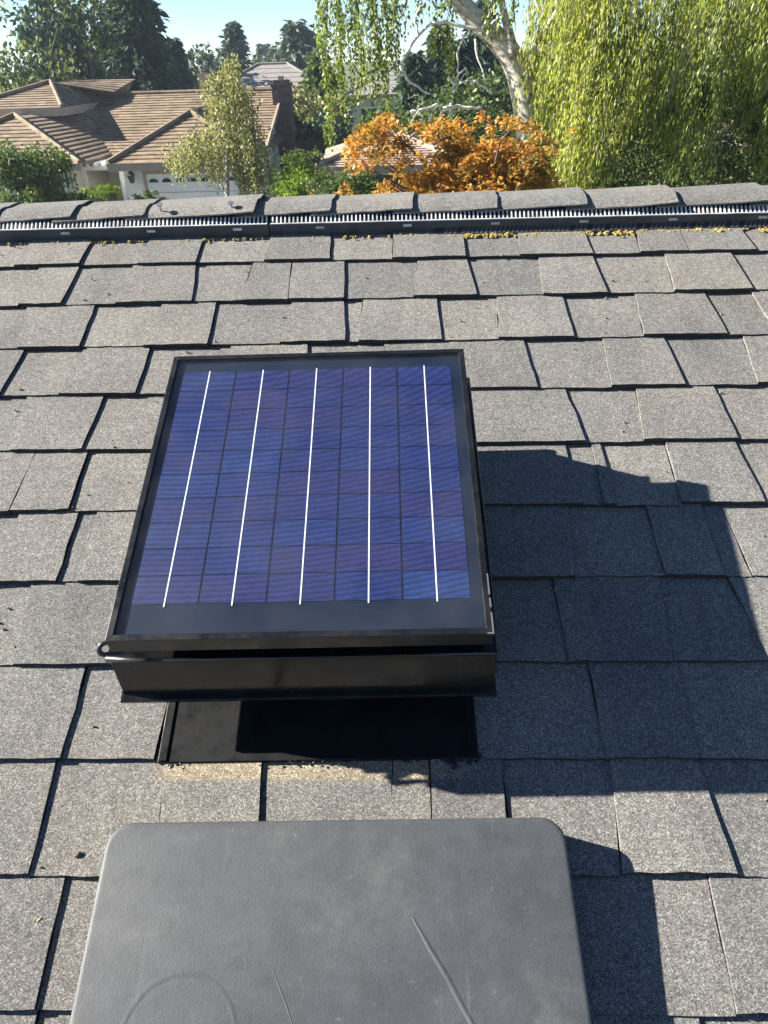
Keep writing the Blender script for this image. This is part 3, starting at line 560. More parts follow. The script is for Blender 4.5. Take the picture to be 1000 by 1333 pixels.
# ------------------------------------------------------------------ grey plastic case at the bottom of the picture
CO = np.array([-.088, .045, 0.0]); case = empty('tool_case')
case.matrix_world = Matrix.Rotation(SLOPE, 4, 'X')@Matrix.Translation(Vector(CO)+Vector((0, 0, .0135)))@Matrix.Rotation(.012, 4, 'Z')
tag(case, 'flat grey grained plastic tool case lying on the shingles below the fan', 'case')
def rrect(hx, hy, r, n=8, cx=0, cy=0):
    pts = []
    for qx, qy, a0 in ((hx-r, -hy+r, -90), (hx-r, hy-r, 0), (-hx+r, hy-r, 90), (-hx+r, -hy+r, 180)):
        for i in range(n+1):
            a = R_(a0+90*i/n); pts.append((cx+qx+r*math.cos(a), cy+qy+r*math.sin(a)))
    return pts
HX, HY = .2790, .2160
def loft(B, rings):
    k = len(rings[0]); vv = [p for r in rings for p in r]
    f = [tuple(range(k-1, -1, -1))]+[(i*k+j, i*k+(j+1) % k, (i+1)*k+(j+1) % k, (i+1)*k+j) for i in range(len(rings)-1) for j in range(k)]+[tuple((len(rings)-1)*k+j for j in range(k))]
    B.add(vv, f)
B = MB(); loft(B, [[(x, y, z) for x, y in rrect(HX-d, HY-d, .029-d*.6)] for d, z in ((.006, 0), (.001, .003), (0, .006), (0, .0225), (.0015, .0235))]); B.build('case_base', 'case', case, smooth=False)
B = MB(); loft(B, [[(x, y, z) for x, y in rrect(HX-d, HY-d, .029-d*.6)] for d, z in ((.0015, .0240), (0, .025), (0, .0355), (.0006, .0394), (.0016, .0420), (.0034, .0429), (.0065, .0432))])
lid = B.build('lid', 'case', case, smooth=True)
def cl(u, v): return (u-CO[0], v-CO[1])
def ridge_line(path, w, h, name):
    B = MB(); P = np.array(path, float); t = unit(np.gradient(P, axis=0)); nrm = np.stack([-t[:, 1], t[:, 0]], 1); n = len(P)
    wv = w*np.sin(np.linspace(.15, math.pi-.15, n))**.4
    vv = []
    for i in range(n):
        for k, zz in ((-1, .0431), (-.35, .0432+h), (.35, .0432+h), (1, .0431)): vv.append((P[i, 0]+nrm[i, 0]*wv[i]*k, P[i, 1]+nrm[i, 1]*wv[i]*k, zz))
    B.add(vv, [(i*4+j, i*4+j+1, i*4+j+5, i*4+j+4) for i in range(n-1) for j in range(3)])
    return B.build(name, 'case', lid, smooth=True)
ridge_line([cl(*p) for p in [(.004, .152), (.022, .122), (.040, .094), (.052, .072), (.066, .048), (.082, .015)]], .0036, .0007, 'moulded_rib')
ridge_line([cl(*p) for p in [(-.152, .104), (-.142, .085), (-.133, .068), (-.120, .040)]], .0013, .0003, 'moulded_rib')
an = np.linspace(R_(-20), R_(215), 40)
ridge_line([cl(-.247+.062*math.cos(a), .036+.064*math.sin(a)) for a in an], .0050, .00022, 'moulded_ring')
for x in (-.16, .16):
    B = MB(); B.box(x-.022, x+.022, -HY-.006, -HY+.002, .010, .036); B.build('latch', 'casedark', case, bevel=.002)
B = MB(); hp = [(-.07, -HY, .02), (-.068, -HY-.03, .02), (-.05, -HY-.042, .02), (.05, -HY-.042, .02), (.068, -HY-.03, .02), (.07, -HY, .02)]; B.tube(hp, .008, 10); B.build('handle', 'casedark', case, smooth=True)

# ------------------------------------------------------------------ dry scraps lying on the shingles
def scrap(u, v, s, label, cat='leaf litter', mat='dry', rot=0):
    o = empty_mesh = None
    B = MB(); n = 7
    for i, sc_ in ((0, 1.0), (1, .55)):
        th = np.linspace(0, 2*math.pi, n, endpoint=False)+rng.random()
        ring = [(i*s*.35+s*sc_*math.cos(t)*rng.uniform(.6, 1.2), s*.45*sc_*math.sin(t)*rng.uniform(.6, 1.2), .0) for t in th]
        top_ = [(x*.6+rng.normal(0, s*.08), y*.6, s*.42*rng.uniform(.6, 1.3)) for x, y, z in ring]
        B.prism(ring, top_)
    o = B.build('dry_scrap', mat); o.matrix_world = Matrix.Rotation(SLOPE, 4, 'X')@Matrix.Translation((u, v, .0022+.007*(1-(v-(V0-E_*math.ceil((V0-v)/E_)))/E_)))@Matrix.Rotation(rot, 4, 'Z')
    tag(o, label, cat, 'dry scraps on the shingles')
scrap(-.672, .951, .008, 'curled dry leaf scrap on the shingles left of the solar panel')
scrap(-.544, .517, .007, 'pinkish dry scrap on the broad shingle left of the fan hood')
scrap(.177, .903, .009, 'yellow dry leaf scrap just above the shadow right of the solar panel', rot=-.5)
scrap(-.450, .157, .008, 'grey dry scrap on the shingle left of the plastic case', rot=.6)
scrap(.303, .254, .005, 'small dark crumb on the sunlit shingle above the case shadow', mat='woodbrown')
scrap(.232, .619, .006, 'pale twig scrap in the deep shadow right of the fan', rot=1.4)
scrap(.189, .748, .006, 'pale crumbs in the shadow near the panel frame', rot=.3)
scrap(-.42, .231, .006, 'dark curled scrap above the left corner of the plastic case', mat='woodbrown', rot=.8)

# loose grit and crumbs fallen on the courses
B = MB()
for i in range(520):
    u = rng.uniform(-1.0, 1.1); v = rng.uniform(.0, 1.58)
    if not seen(u, v) or (FL-.05 < u < FR+.03 and .30 < v < .96): continue
    s_ = (v-(V0-E_*math.ceil((V0-v)/E_)))/E_
    blob(B, (u, v, .006*(1-s_)+.002), rng.uniform(.0010, .0026), 1.6)
o = B.build('roof_grit', 'grit', None); o.rotation_euler = ROOFROT
tag(o, 'loose grit and tiny crumbs scattered over the shingle courses', 'grit', kind='stuff')
# ------------------------------------------------------------------ houses across the street
def tiled_slope(B, quad, n):
    """quad: eave left, eave right, ridge right, ridge left; built as n overlapping courses with real steps"""
    q = [np.array(p, float) for p in quad]; nrm = np.cross(q[1]-q[0], q[3]-q[0]+1e-9*(q[2]-q[1])); 
    nrm = np.cross(q[1]-q[0], (q[2]+q[3])/2-(q[0]+q[1])/2); nrm /= np.linalg.norm(nrm)
    if nrm[2] < 0: nrm = -nrm
    for i in range(n):
        t0, t1 = i/n, (i+1)/n
        a, b_ = q[0]+(q[3]-q[0])*t0, q[1]+(q[2]-q[1])*t0; c, d = q[1]+(q[2]-q[1])*t1, q[0]+(q[3]-q[0])*t1
        h = nrm*.036
        B.add([a+h, b_+h, c+nrm*.004, d+nrm*.004, a-nrm*.02, b_-nrm*.02], [(0, 1, 2, 3), (4, 5, 1, 0)])
def hipcap(B, path, r=.09): B.tube(path, r, 6)
nh = empty('neighbour_house', (-9, 33, GROUND)); NO = (-9, 33, GROUND)
tag(nh, 'cream house with brown tiled hip roofs, brick chimney and white garage door', 'house')
EZ = -2.02; RZ = -.17; RY = 38.0; EY = 31.5
B = MB(); tiled_slope(B, [(-18, EY, EZ), (-5.25, EY, EZ), (-5.25, RY, RZ), (-18, RY, RZ)], 22)
tiled_slope(B, [(-5.25, 2*RY-EY, EZ), (-18, 2*RY-EY, EZ), (-18, RY, RZ), (-5.25, RY, RZ)], 22)
mr = B.build('main_roof', 'tile', nh, NO)
B = MB(); hipcap(B, [(-18, RY, RZ+.05), (-5.2, RY, RZ+.05)]); B.build('ridge_tiles', 'tile', mr, NO)
B = MB(); B.add([(-5.16, EY, EZ-.14), (-5.16, RY, RZ-.14), (-5.16, RY, RZ+.09), (-5.16, EY, EZ+.09), (-5.24, EY, EZ-.14), (-5.24, RY, RZ-.14), (-5.24, RY, RZ+.09), (-5.24, EY, EZ+.09)], [(0, 1, 2, 3), (7, 6, 5, 4), (0, 3, 7, 4), (3, 2, 6, 7)]); B.build('rake_board', 'fascia', mr, NO)
# garage wing with a hipped end
GX0, GX1, GY, GZ = -10.15, -5.0, 28.0, -1.97; AX, AY, AZ = -7.75, 31.0, -.62
B = MB(); tiled_slope(B, [(GX0, GY, GZ), (GX1, GY, GZ), (AX, AY, AZ), (AX, AY, AZ)], 13)
tiled_slope(B, [(GX0, 36.3, GZ), (GX0, GY, GZ), (AX, AY, AZ), (AX, 36.3, AZ)], 13)
tiled_slope(B, [(GX1, GY, GZ), (GX1, 36.3, GZ), (AX, 36.3, AZ), (AX, AY, AZ)], 13)
gr = B.build('garage_roof', 'tile', nh, NO)
B = MB(); hipcap(B, [(GX0, GY, GZ+.06), (AX, AY, AZ+.07)]); hipcap(B, [(GX1, GY, GZ+.06), (AX, AY, AZ+.07)]); hipcap(B, [(AX, AY, AZ+.07), (AX, 36.3, AZ+.07)]); B.build('hip_tiles', 'tile', gr, NO)
B = MB(); B.box(GX0-.03, GX1+.03, GY-.06, GY+.05, GZ-.22, GZ+.03); B.build('fascia', 'fascia', gr, NO)
# left wing
LX0, LX1, LY, LZ = -18.3, -11.35, 28.6, -2.0; BX, BY, BZ = -14.9, 32.2, -.62
B = MB(); tiled_slope(B, [(LX0, LY, LZ), (LX1, LY, LZ), (BX, BY, BZ), (BX, BY, BZ)], 13)
tiled_slope(B, [(LX1, LY, LZ), (LX1+.35, 36, LZ), (BX+1.8, 36, BZ), (BX, BY, BZ)], 13); tiled_slope(B, [(LX0, 36, LZ), (LX0, LY, LZ), (BX, BY, BZ), (BX, 36, BZ)], 13)
lr = B.build('wing_roof', 'tile', nh, NO)
B = MB(); hipcap(B, [(LX1, LY, LZ+.06), (BX, BY, BZ+.07)]); hipcap(B, [(LX0, LY, LZ+.06), (BX, BY, BZ+.07)]); B.build('hip_tiles', 'tile', lr, NO)
B = MB(); B.box(LX0, LX1+.03, LY-.06, LY+.05, LZ-.2, LZ+.03); B.build('fascia', 'fascia', lr, NO)
# raised upper roof at the left
UX0, UX1, UY, UZ = -17.6, -13.3, 33.0, -.42; CX_, CY_, CZ_ = -14.75, 36.0, .40
B = MB(); tiled_slope(B, [(UX0, UY, UZ), (UX1, UY, UZ), (CX_, CY_, CZ_), (CX_, CY_, CZ_)], 11)
tiled_slope(B, [(UX1, UY, UZ), (UX1, 41, UZ), (CX_+2.0, 41, CZ_), (CX_, CY_, CZ_)], 11); tiled_slope(B, [(UX0, 41, UZ), (UX0, UY, UZ), (CX_, CY_, CZ_), (CX_, 41, CZ_)], 11)
tiled_slope(B, [(CX_, CY_, CZ_), (UX1+.8, CY_+1.0, CZ_-.45), (-12.2, 39.5, CZ_), (CX_, 39.5, CZ_)], 6)
ur = B.build('upper_roof', 'tile', nh, NO)
B = MB(); hipcap(B, [(UX0, UY, UZ+.06), (CX_, CY_, CZ_+.07)]); hipcap(B, [(UX1, UY, UZ+.06), (CX_, CY_, CZ_+.07)]); B.build('hip_tiles', 'tile', ur, NO)
B = MB(); B.box(UX0, UX1, UY-.05, UY+.06, UZ-.28, UZ+.03); B.box(UX1-.04, UX1+.03, UY, 40, UZ-.28, UZ+.02); B.build('fascia', 'fascia', ur, NO)
B = MB(); B.box(UX0+.5, UX1-.5, UY+.5, 40.5, -2.0, UZ-.02); B.build('upper_wall', 'stucco', nh, NO)
# walls
B = MB(); B.box(GX0+.35, GX1-.35, GY+.45, 36, GROUND, GZ-.02); B.build('garage_wall', 'white', nh, NO)
B = MB(); B.box(LX0+.4, LX1-.45, LY+.5, 37, GROUND, LZ-.02); B.build('wing_wall', 'stucco', nh, NO)
B = MB(); B.box(-17.6, -5.5, EY+.9, 2*RY-EY-.6, GROUND, EZ-.01); B.build('main_wall', 'stucco', nh, NO)
B = MB(); B.prism([(-5.52, EY+.9, EZ-.012), (-5.45, EY+.9, EZ-.012), (-5.45, 43.5, EZ-.012), (-5.52, 43.5, EZ-.012)], [(-5.52, RY-.1, RZ-.1), (-5.45, RY-.1, RZ-.1), (-5.45, RY, RZ-.1), (-5.52, RY, RZ-.1)]); B.build('gable_wall', 'white', nh, NO)
# garage door with fan lights
gd0, gd1, gz = -9.0, -5.75, -2.36
B = MB(); B.box(gd0, gd1, GY+.38, GY+.44, GROUND+.01, gz); gdo = B.build('garage_door', 'white', nh, NO)
B = MB()
for k in range(4): B.box(gd0, gd1, GY+.374, GY+.378, GROUND+.5*k+.02, GROUND+.5*k+.04)
B.build('panel_groove', 'fascia', gdo, NO)
nl = 7
for i in range(nl):
    cx = gd0+(i+.5)*(gd1-gd0)/nl; n = 8; rr = .17
    lp = [(cx+rr*math.cos(math.pi*k/n), gz-.27+.13*math.sin(math.pi*k/n)) for k in range(n+1)]
    B = MB(); B.prism([(x, GY+.372, z) for x, z in lp], [(x, GY+.366, z) for x, z in lp]); B.build('fan_light', 'pane', gdo, NO)
B = MB(); B.box(gd0-.12, gd1+.12, GY+.36, GY+.449, gz+.002, gz+.13); B.box(gd0-.12, gd0-.005, GY+.36, GY+.449, GROUND, gz); B.box(gd1+.005, gd1+.12, GY+.36, GY+.449, GROUND, gz); B.build('door_frame', 'fascia', nh, NO)
lp = at(171, 232, GY+.35)
B = MB(); B.prism([(lp[0]-.05, lp[1]-.05, lp[2]-.16), (lp[0]+.05, lp[1]-.05, lp[2]-.16), (lp[0]+.05, lp[1]+.09, lp[2]-.16), (lp[0]-.05, lp[1]+.09, lp[2]-.16)], [(lp[0]-.11, lp[1]-.11, lp[2]+.1), (lp[0]+.11, lp[1]-.11, lp[2]+.1), (lp[0]+.11, lp[1]+.09, lp[2]+.1), (lp[0]-.11, lp[1]+.09, lp[2]+.1)])
B.prism([(lp[0]-.12, lp[1]-.12, lp[2]+.1), (lp[0]+.12, lp[1]-.12, lp[2]+.1), (lp[0]+.12, lp[1]+.09, lp[2]+.1), (lp[0]-.12, lp[1]+.09, lp[2]+.1)], [(lp[0]-.02, lp[1]-.02, lp[2]+.24), (lp[0]+.02, lp[1]-.02, lp[2]+.24), (lp[0]+.02, lp[1]+.02, lp[2]+.24), (lp[0]-.02, lp[1]+.02, lp[2]+.24)])
B.build('wall_lantern', 'casedark', nh, NO)
# entry: pergola, posts, window, front door
B = MB()
for i in range(9): x = -12.0+i*.25; B.box(x-.04, x+.04, 29.6, 32.3, -2.20, -2.06)
B.build('pergola_rafters', 'white', nh, NO)
B = MB(); B.box(-12.1, -9.9, 29.75, 29.87, -2.34, -2.205); B.build('pergola_beam', 'white', nh, NO)
for x in (-11.75, -10.35):
    B = MB(); B.box(x-.07, x+.07, 29.74, 29.88, GROUND, -2.345); B.build('post', 'white', nh, NO)
B = MB(); B.box(-11.05, -10.1, 32.34, 32.39, GROUND+.02, -2.35); dr = B.build('front_door', 'woodbrown', nh, NO)
B = MB(); B.tube([(-10.2, 32.3, GROUND+1.0), (-10.2, 32.3, GROUND+1.1)], .03, 8); B.build('handle', 'steel', dr, NO)
B = MB(); B.box(-13.6, -12.3, LY+.44, LY+.49, -3.6, -2.4); w = B.build('window', 'pane', nh, NO)
B = MB(); B.box(-13.7, -12.2, LY+.42, LY+.455, -2.395, -2.29); B.box(-13.7, -12.2, LY+.42, LY+.455, -3.72, -3.605); B.box(-13.7, -13.605, LY+.42, LY+.455, -3.6, -2.4); B.box(-12.295, -12.2, LY+.42, LY+.455, -3.6, -2.4); B.build('frame', 'white', w, NO)
B = MB(); B.box(-5.45, -4.75, 36.2, 37.5, GROUND, .02); B.box(-5.5, -4.70, 36.15, 37.55, .021, .14); B.box(-5.38, -4.82, 36.27, 37.43, .141, .26); ch_ = B.build('chimney', 'brick', nh, NO)
B = MB(); B.box(-5.2, -5.0, 36.6, 37.0, .261, .4); B.build('flue', 'fascia', ch_, NO)
pv = [at(228, 97, 39.5), ]
B = MB(); p_ = at(262, 100, 38.4); B.box(p_[0]-.18, p_[0]+.18, 38.5, 39.0, -.6, p_[2]+.15); B.build('roof_stack', 'fascia', nh, NO)

# the next house along, seen under the maple
def hip_house(name, x0, x1, y0, y1, ez, rz, mat, wall, label, n=14, inset=None):
    O = ((x0+x1)/2, (y0+y1)/2, GROUND); h = empty(name, O); tag(h, label, 'house')
    d = inset if inset else (y1-y0)/2; ym = (y0+y1)/2
    B = MB(); tiled_slope(B, [(x0, y0, ez), (x1, y0, ez), (x1-d, ym, rz), (x0+d, ym, rz)], n); tiled_slope(B, [(x1, y1, ez), (x0, y1, ez), (x0+d, ym, rz), (x1-d, ym, rz)], n)
    tiled_slope(B, [(x0, y1, ez), (x0, y0, ez), (x0+d, ym, rz), (x0+d, ym, rz)], n); tiled_slope(B, [(x1, y0, ez), (x1, y1, ez), (x1-d, ym, rz), (x1-d, ym, rz)], n)
    r = B.build('roof', mat, h, O); B = MB()
    for a in ((x0, y0), (x0, y1)): hipcap(B, [(*a, ez+.06), (x0+d, ym, rz+.07)])
    for a in ((x1, y0), (x1, y1)): hipcap(B, [(*a, ez+.06), (x1-d, ym, rz+.07)])
    hipcap(B, [(x0+d, ym, rz+.07), (x1-d, ym, rz+.07)]); B.build('hip_tiles', mat, r, O)
    B = MB(); B.box(x0-.02, x1+.02, y0-.05, y0+.04, ez-.2, ez+.03); B.box(x0-.05, x0+.04, y0+.05, y1, ez-.2, ez+.03); B.build('fascia', 'fascia', r, O)
    B = MB(); B.box(x0+.5, x1-.5, y0+.5, y1-.5, GROUND, ez); B.build('wall', wall, h, O)
    for k in range(3):
        xx = x0+(k+.6)*(x1-x0)/3.4; B = MB(); B.box(xx-.6, xx+.6, y0+.46, y0+.495, GROUND+.9, GROUND+2.1); w = B.build('window', 'pane', h, O)
        B = MB(); B.box(xx-.68, xx+.68, y0+.44, y0+.48, GROUND+2.105, GROUND+2.2); B.box(xx-.68, xx+.68, y0+.44, y0+.48, GROUND+.8, GROUND+.895); B.build('frame', 'white', w, O)
    return h
a = at(411, 221, 26.5)
hip_house('bungalow', a[0], a[0]+4.9, 26.5, 31.1, a[2]+.05, a[2]+.80, 'tile2', 'stucco', 'low house with rosy tiled hip roof half hidden by the orange maple')
a = at(915, 192, 27)
hip_house('bungalow', a[0], a[0]+11, 27, 33, a[2], a[2]+1.25, 'tile2', 'stucco', 'rosy tiled house glimpsed through the green curtains of the weeping tree')
a = at(352, 109, 72)
hip_house('far_house', a[0]-5.5, a[0]+5.0, 72, 80, a[2]-.6, a[2]+1.4, 'greyroof', 'stucco', 'small far house with pale grey roof behind the brick chimney', 6)
a = at(548, 112, 66)
hip_house('far_house', a[0]-6, a[0]+5, 66, 74, a[2]-.5, a[2]+1.3, 'greyroof', 'stucco', 'far grey roofed house behind the bleached dead branches', 6)
# fences between the gardens
def fence(p0, p1, h, label):
    p0 = np.array(p0, float); p1 = np.array(p1, float); L = np.linalg.norm(p1-p0); d = (p1-p0)/L; n = int(L/.28); O = (*((p0+p1)/2), GROUND); f = empty('board_fence', O); tag(f, label, 'fence')
    nn = np.array([-d[1], d[0]])*.012
    for i in range(n):
        a = p0+d*(i*L/n+.006); c = p0+d*((i+1)*L/n-.006); z = GROUND+h+rng.uniform(-.02, .02)
        B = MB(); B.prism([(*(a-nn), GROUND), (*(c-nn), GROUND), (*(c+nn), GROUND), (*(a+nn), GROUND)], [(*(a-nn), z), (*(c-nn), z), (*(c+nn), z), (*(a+nn), z)]); B.build('board', 'woodbrown', f, O)
a = at(372, 182, 38); c = at(425, 185, 38)
fence((a[0], 38), (c[0]+1, 38), a[2]-GROUND, 'brown board fence in the gap right of the brick chimney')

# ------------------------------------------------------------------ trees
def tree(name, base, label, cat='tree', group=None):
    o = empty(name, base); tag(o, label, cat, group); return o
def limb(p0, p1, n=7, wob=.1, sag=0):
    p0 = np.array(p0, float); p1 = np.array(p1, float); t = np.linspace(0, 1, n)[:, None]; L = np.linalg.norm(p1-p0)
    P = p0+(p1-p0)*t; P[1:-1] += rng.normal(0, wob*L/n, (n-2, 3)); P[:, 2] += sag*L*np.sin(t[:, 0]*math.pi); return P
def clump_cloud(centre, rad, nclump, per, csize, shell=.55):
    """points gathered in clumps through an ellipsoid, thicker towards its outside"""
    d = unit(rng.normal(size=(nclump, 3))); r = (shell+(1-shell)*rng.random(nclump))[:, None]*np.where(rng.random(nclump)[:, None] < .25, rng.random((nclump, 1)), 1)
    C = np.array(centre)+d*r*np.array(rad)
    sz = csize*rng.uniform(.6, 1.5, nclump)
    P = np.repeat(C, per, 0)+unit(rng.normal(size=(nclump*per, 3)))*(rng.random((nclump*per, 1))**.5)*np.repeat(sz, per)[:, None]*np.array([1, 1, .7])
    return C, P, np.repeat(rng.random(nclump), per)
def broad_tree(name, base, top_z, centre, rad, label, mat, nclump=70, per=90, csize=.9, leaf=.2, bark='bark', trunk=.25, droop=.3, group=None, lobes=1, cat='tree'):
    base = np.array(base, float); t = tree(name, base, label, cat, group)
    B = MB(); c = np.array(centre, float)
    fork = base*.45+c*.55; fork[2] = base[2]+(c[2]-base[2])*.6
    B.tube(limb(base, fork, 6, .05)-base, np.linspace(trunk, trunk*.7, 6), 8)
    Cs, Ps, Rs = [], [], []
    for k in range(lobes):
        cc = c+(rng.normal(0, .45, 3)*np.array(rad) if lobes > 1 else 0); rr = np.array(rad)*(rng.uniform(.5, .75) if lobes > 1 else 1)
        C, P, r = clump_cloud(cc, rr, nclump//lobes, per, csize); Cs.append(C); Ps.append(P); Rs.append(r)
    C = np.concatenate(Cs); P = np.concatenate(Ps); r = np.concatenate(Rs)
    for i in rng.choice(len(C), min(14, len(C)), replace=False):
        B.tube(limb(fork, C[i], 6, .12, .05)-base, np.linspace(trunk*.4, .015, 6), 5)
    B.build('trunk', bark, t, smooth=True)
    A = rng.normal(size=P.shape)+np.array([0, 0, -droop*2])
    leaf_mesh('crown', P-base, A, leaf*rng.uniform(.6, 1.3, len(P)), leaf*.55, mat, t, np.clip(r*.55+rng.random(len(P))*.45, 0, 1)); return t
def conifer(name, base, h, r, label, mat='l_dark', n=1, per=14, leaf=.5, droop=.35, group=None, lean=0, whorls=34, bare=.12, cat='tree', pw=.9):
    base = np.array(base, float); t = tree(name, base, label, cat, group); B = MB()
    B.tube([(0, 0, 0), (lean*.5, 0, h*.5), (lean, 0, h)], [h*.022, h*.014, .02], 7); P = []; A = []; rr = []
    for i in range(whorls):
        f = bare+(1-bare)*(i+rng.random())/whorls; z = h*f; R = r*((1-f)/(1-bare))**pw*rng.uniform(.75, 1.2)+.12; m_ = 9
        for k in range(m_):
            a = rng.uniform(0, 2*math.pi); L = R*rng.uniform(.55, 1.12); s = np.linspace(.12, 1, per)
            x = np.cos(a)*L*s; y = np.sin(a)*L*s; zz = z-droop*L*s**1.4+.12*L*s**3
            pts = np.stack([x+lean*f, y, zz], 1)+rng.normal(0, .05*r, (per, 3)); P.append(pts)
            A.append(np.stack([np.cos(a)+rng.normal(0, .5, per), np.sin(a)+rng.normal(0, .5, per), -.45+rng.normal(0, .3, per)], 1)); rr.append(np.full(per, rng.random()))
            if k < 3: B.tube([(lean*f, 0, z), pts[per//2], pts[-1]], [.05*r*.4, .02*r, .005], 4, False)
    B.build('trunk', 'bark', t); P = np.concatenate(P); A = np.concatenate(A); r_ = np.concatenate(rr)
    leaf_mesh('crown', P, A, leaf*rng.uniform(.6, 1.2, len(P)), leaf*.42, mat, t, r_*.5+rng.random(len(P))*.5); return t
def gp(px, Y, py=100): p = at(px, py, Y); return (p[0], Y, GROUND)
def topz(px, py, Y): return at(px, py, Y)[2]

def strands(tops, lens, step, sway=(0, 0, 0), jit=.05, drift=.25):
    """hanging shoots: returns leaf points, axes, a shoot colour and the shoot polylines"""
    P, A, r, lines = [], [], [], []
    for t, L in zip(tops, lens):
        n = max(3, int(L/step)); s = np.linspace(0, 1, n)
        d = rng.normal(0, drift, 2)*L*.25
        line = np.stack([t[0]+(d[0]+sway[0]*L)*s**1.3+.03*np.sin(s*9+rng.random()*6), t[1]+(d[1]+sway[1]*L)*s**1.3, t[2]-L*s], 1); lines.append(line)
        ang = np.arange(n)*2.4+rng.random()*6
        out = np.stack([np.cos(ang), np.sin(ang), np.zeros(n)], 1)
        P.append(line+out*.01+rng.normal(0, jit, (n, 3))); A.append(out*rng.uniform(.3, 1.0, (n, 1))+np.array([0, 0, -1.0])); r.append(np.full(n, rng.random()))
    return np.concatenate(P), np.concatenate(A), np.concatenate(r), lines

# ---- far skyline, left to right
conifer('conifer', gp(310, 85), topz(312, 30, 85)-GROUND, 3.2, 'sparse dark conifer rising alone from the skyline behind the birch', mat='l_farhaze', leaf=.75, whorls=24, per=9, group='skyline trees', bare=.2)
conifer('conifer', gp(390, 80), topz(392, 29, 80)-GROUND, 4.3, 'broad dark conifer on the skyline left of the hanging green shoots', mat='l_farhaze', leaf=.8, whorls=28, per=10, group='skyline trees', pw=.6)
conifer('conifer', gp(404, 84), topz(404, 38, 84)-GROUND, 3.0, 'slim second top crowding the broad dark skyline conifer', mat='l_farhaze', leaf=.8, whorls=22, per=9, group='skyline trees', pw=.6)
conifer('conifer', gp(346, 130), topz(346, 57, 130)-GROUND, 2.6, 'hazy small conifer spire far off between the two skyline conifers', mat='l_farhaze', leaf=1.1, whorls=18, per=6, group='skyline trees')
conifer('conifer', gp(359, 120), topz(360, 62, 120)-GROUND, 2.8, 'small far conifer touching the broad one on its left', mat='l_farhaze', leaf=1.1, whorls=18, per=6, group='skyline trees')
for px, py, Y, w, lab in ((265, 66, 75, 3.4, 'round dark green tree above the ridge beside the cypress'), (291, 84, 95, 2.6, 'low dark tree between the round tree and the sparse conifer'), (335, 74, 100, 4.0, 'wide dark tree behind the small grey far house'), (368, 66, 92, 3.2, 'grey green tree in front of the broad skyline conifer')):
    z = topz(px, py, Y); broad_tree('broadleaf_tree', gp(px, Y), z, (gp(px, Y)[0], Y, z-2.6), (w, w, 2.7), lab, 'l_farhaze', 46, 50, 1.0, .6, droop=.1, group='skyline trees')
conifer('cypress', gp(237, 62), topz(233, 53, 62)-GROUND, .75, 'narrow dark cypress column standing above the tiled ridge', leaf=.5, whorls=60, per=7, droop=-.9, bare=.05, pw=.45, lean=-.3)
conifer('conifer', gp(416, 52), topz(416, 68, 52)-GROUND, 2.2, 'grey green cone shaped tree beside the hanging shoots', mat='l_mid', leaf=.5, whorls=30, per=10, pw=.7, group='skyline trees')
# ---- tall trees behind the neighbour's house
for px, py, Y, rx, rz, lab, mat, lf in ((28, -40, 50, 4.6, 7.0, 'tall pale green willowy tree behind the left wing of the house', 'l_pale', .36), (-30, 40, 46, 3.6, 5.0, 'shaggy green tree at the left picture edge behind the house', 'l_pale', .4)):
    z = topz(px, py, Y); broad_tree('willow_tree', gp(px, Y), z, (gp(px, Y)[0], Y, z-rz*.95), (rx, rx, rz), lab, mat, 100, 62, 1.0, lf, droop=.8, trunk=.35, group='tall trees behind the house')
for px, py, Y, rx, rz, lab, nc in ((82, -50, 53, 2.6, 6.5, 'dark blue green tree between the willowy tree and the bare forks', 90), (132, -30, 55, 3.0, 5.0, 'open crowned dark tree with bare forked trunks against the sky', 46), (112, 78, 57, 3.6, 2.2, 'low dark thicket tree below the bare forked trunks', 60)):
    z = topz(px, py, Y); broad_tree('evergreen_tree', gp(px, Y), z, (gp(px, Y)[0], Y, z-rz*.95), (rx, rx, rz), lab, 'l_dark', nc, 70, .95, .42, droop=.2, trunk=.35, group='tall trees behind the house')
ft = tree('forked_tree', gp(120, 51), 'bare dark forked trunks fanning up behind the tiled ridge', 'tree'); fb = np.array(gp(120, 51)); B = MB(); tw = []
for path in ([(121, 100), (128, 60), (140, 25), (152, -20)], [(121, 100), (131, 70), (152, 38), (172, 0)], [(121, 100), (117, 62), (121, 30), (126, -20)], [(127, 68), (140, 55), (158, 46)], [(129, 60), (133, 35), (131, 0)]):
    P = np.array([at(x, y, 51) for x, y in path]); P = np.stack([np.interp(np.linspace(0, len(P)-1, 12), range(len(P)), P[:, k]) for k in range(3)], 1); B.tube(P-fb, np.linspace(.13, .05, 12), 6); tw.append(P[4:])
B.tube([(0, 0, 0), at(121, 100, 51)-fb], [.3, .2], 8); B.build('trunk', 'bark', ft, smooth=True)
P = np.concatenate(tw); P = np.repeat(P, 26, 0)+rng.normal(0, .55, (len(P)*26, 3)); leaf_mesh('crown', P-fb, rng.normal(size=P.shape)+[0, 0, -.5], .34*rng.uniform(.6, 1.2, len(P)), .17, 'l_mid', ft)
conifer('conifer', gp(186, 50), topz(184, -60, 50)-GROUND, 2.9, 'big drooping dark conifer at the right end of the tall tree row', leaf=.55, whorls=60, per=14, droop=.55, pw=.55, bare=.1)
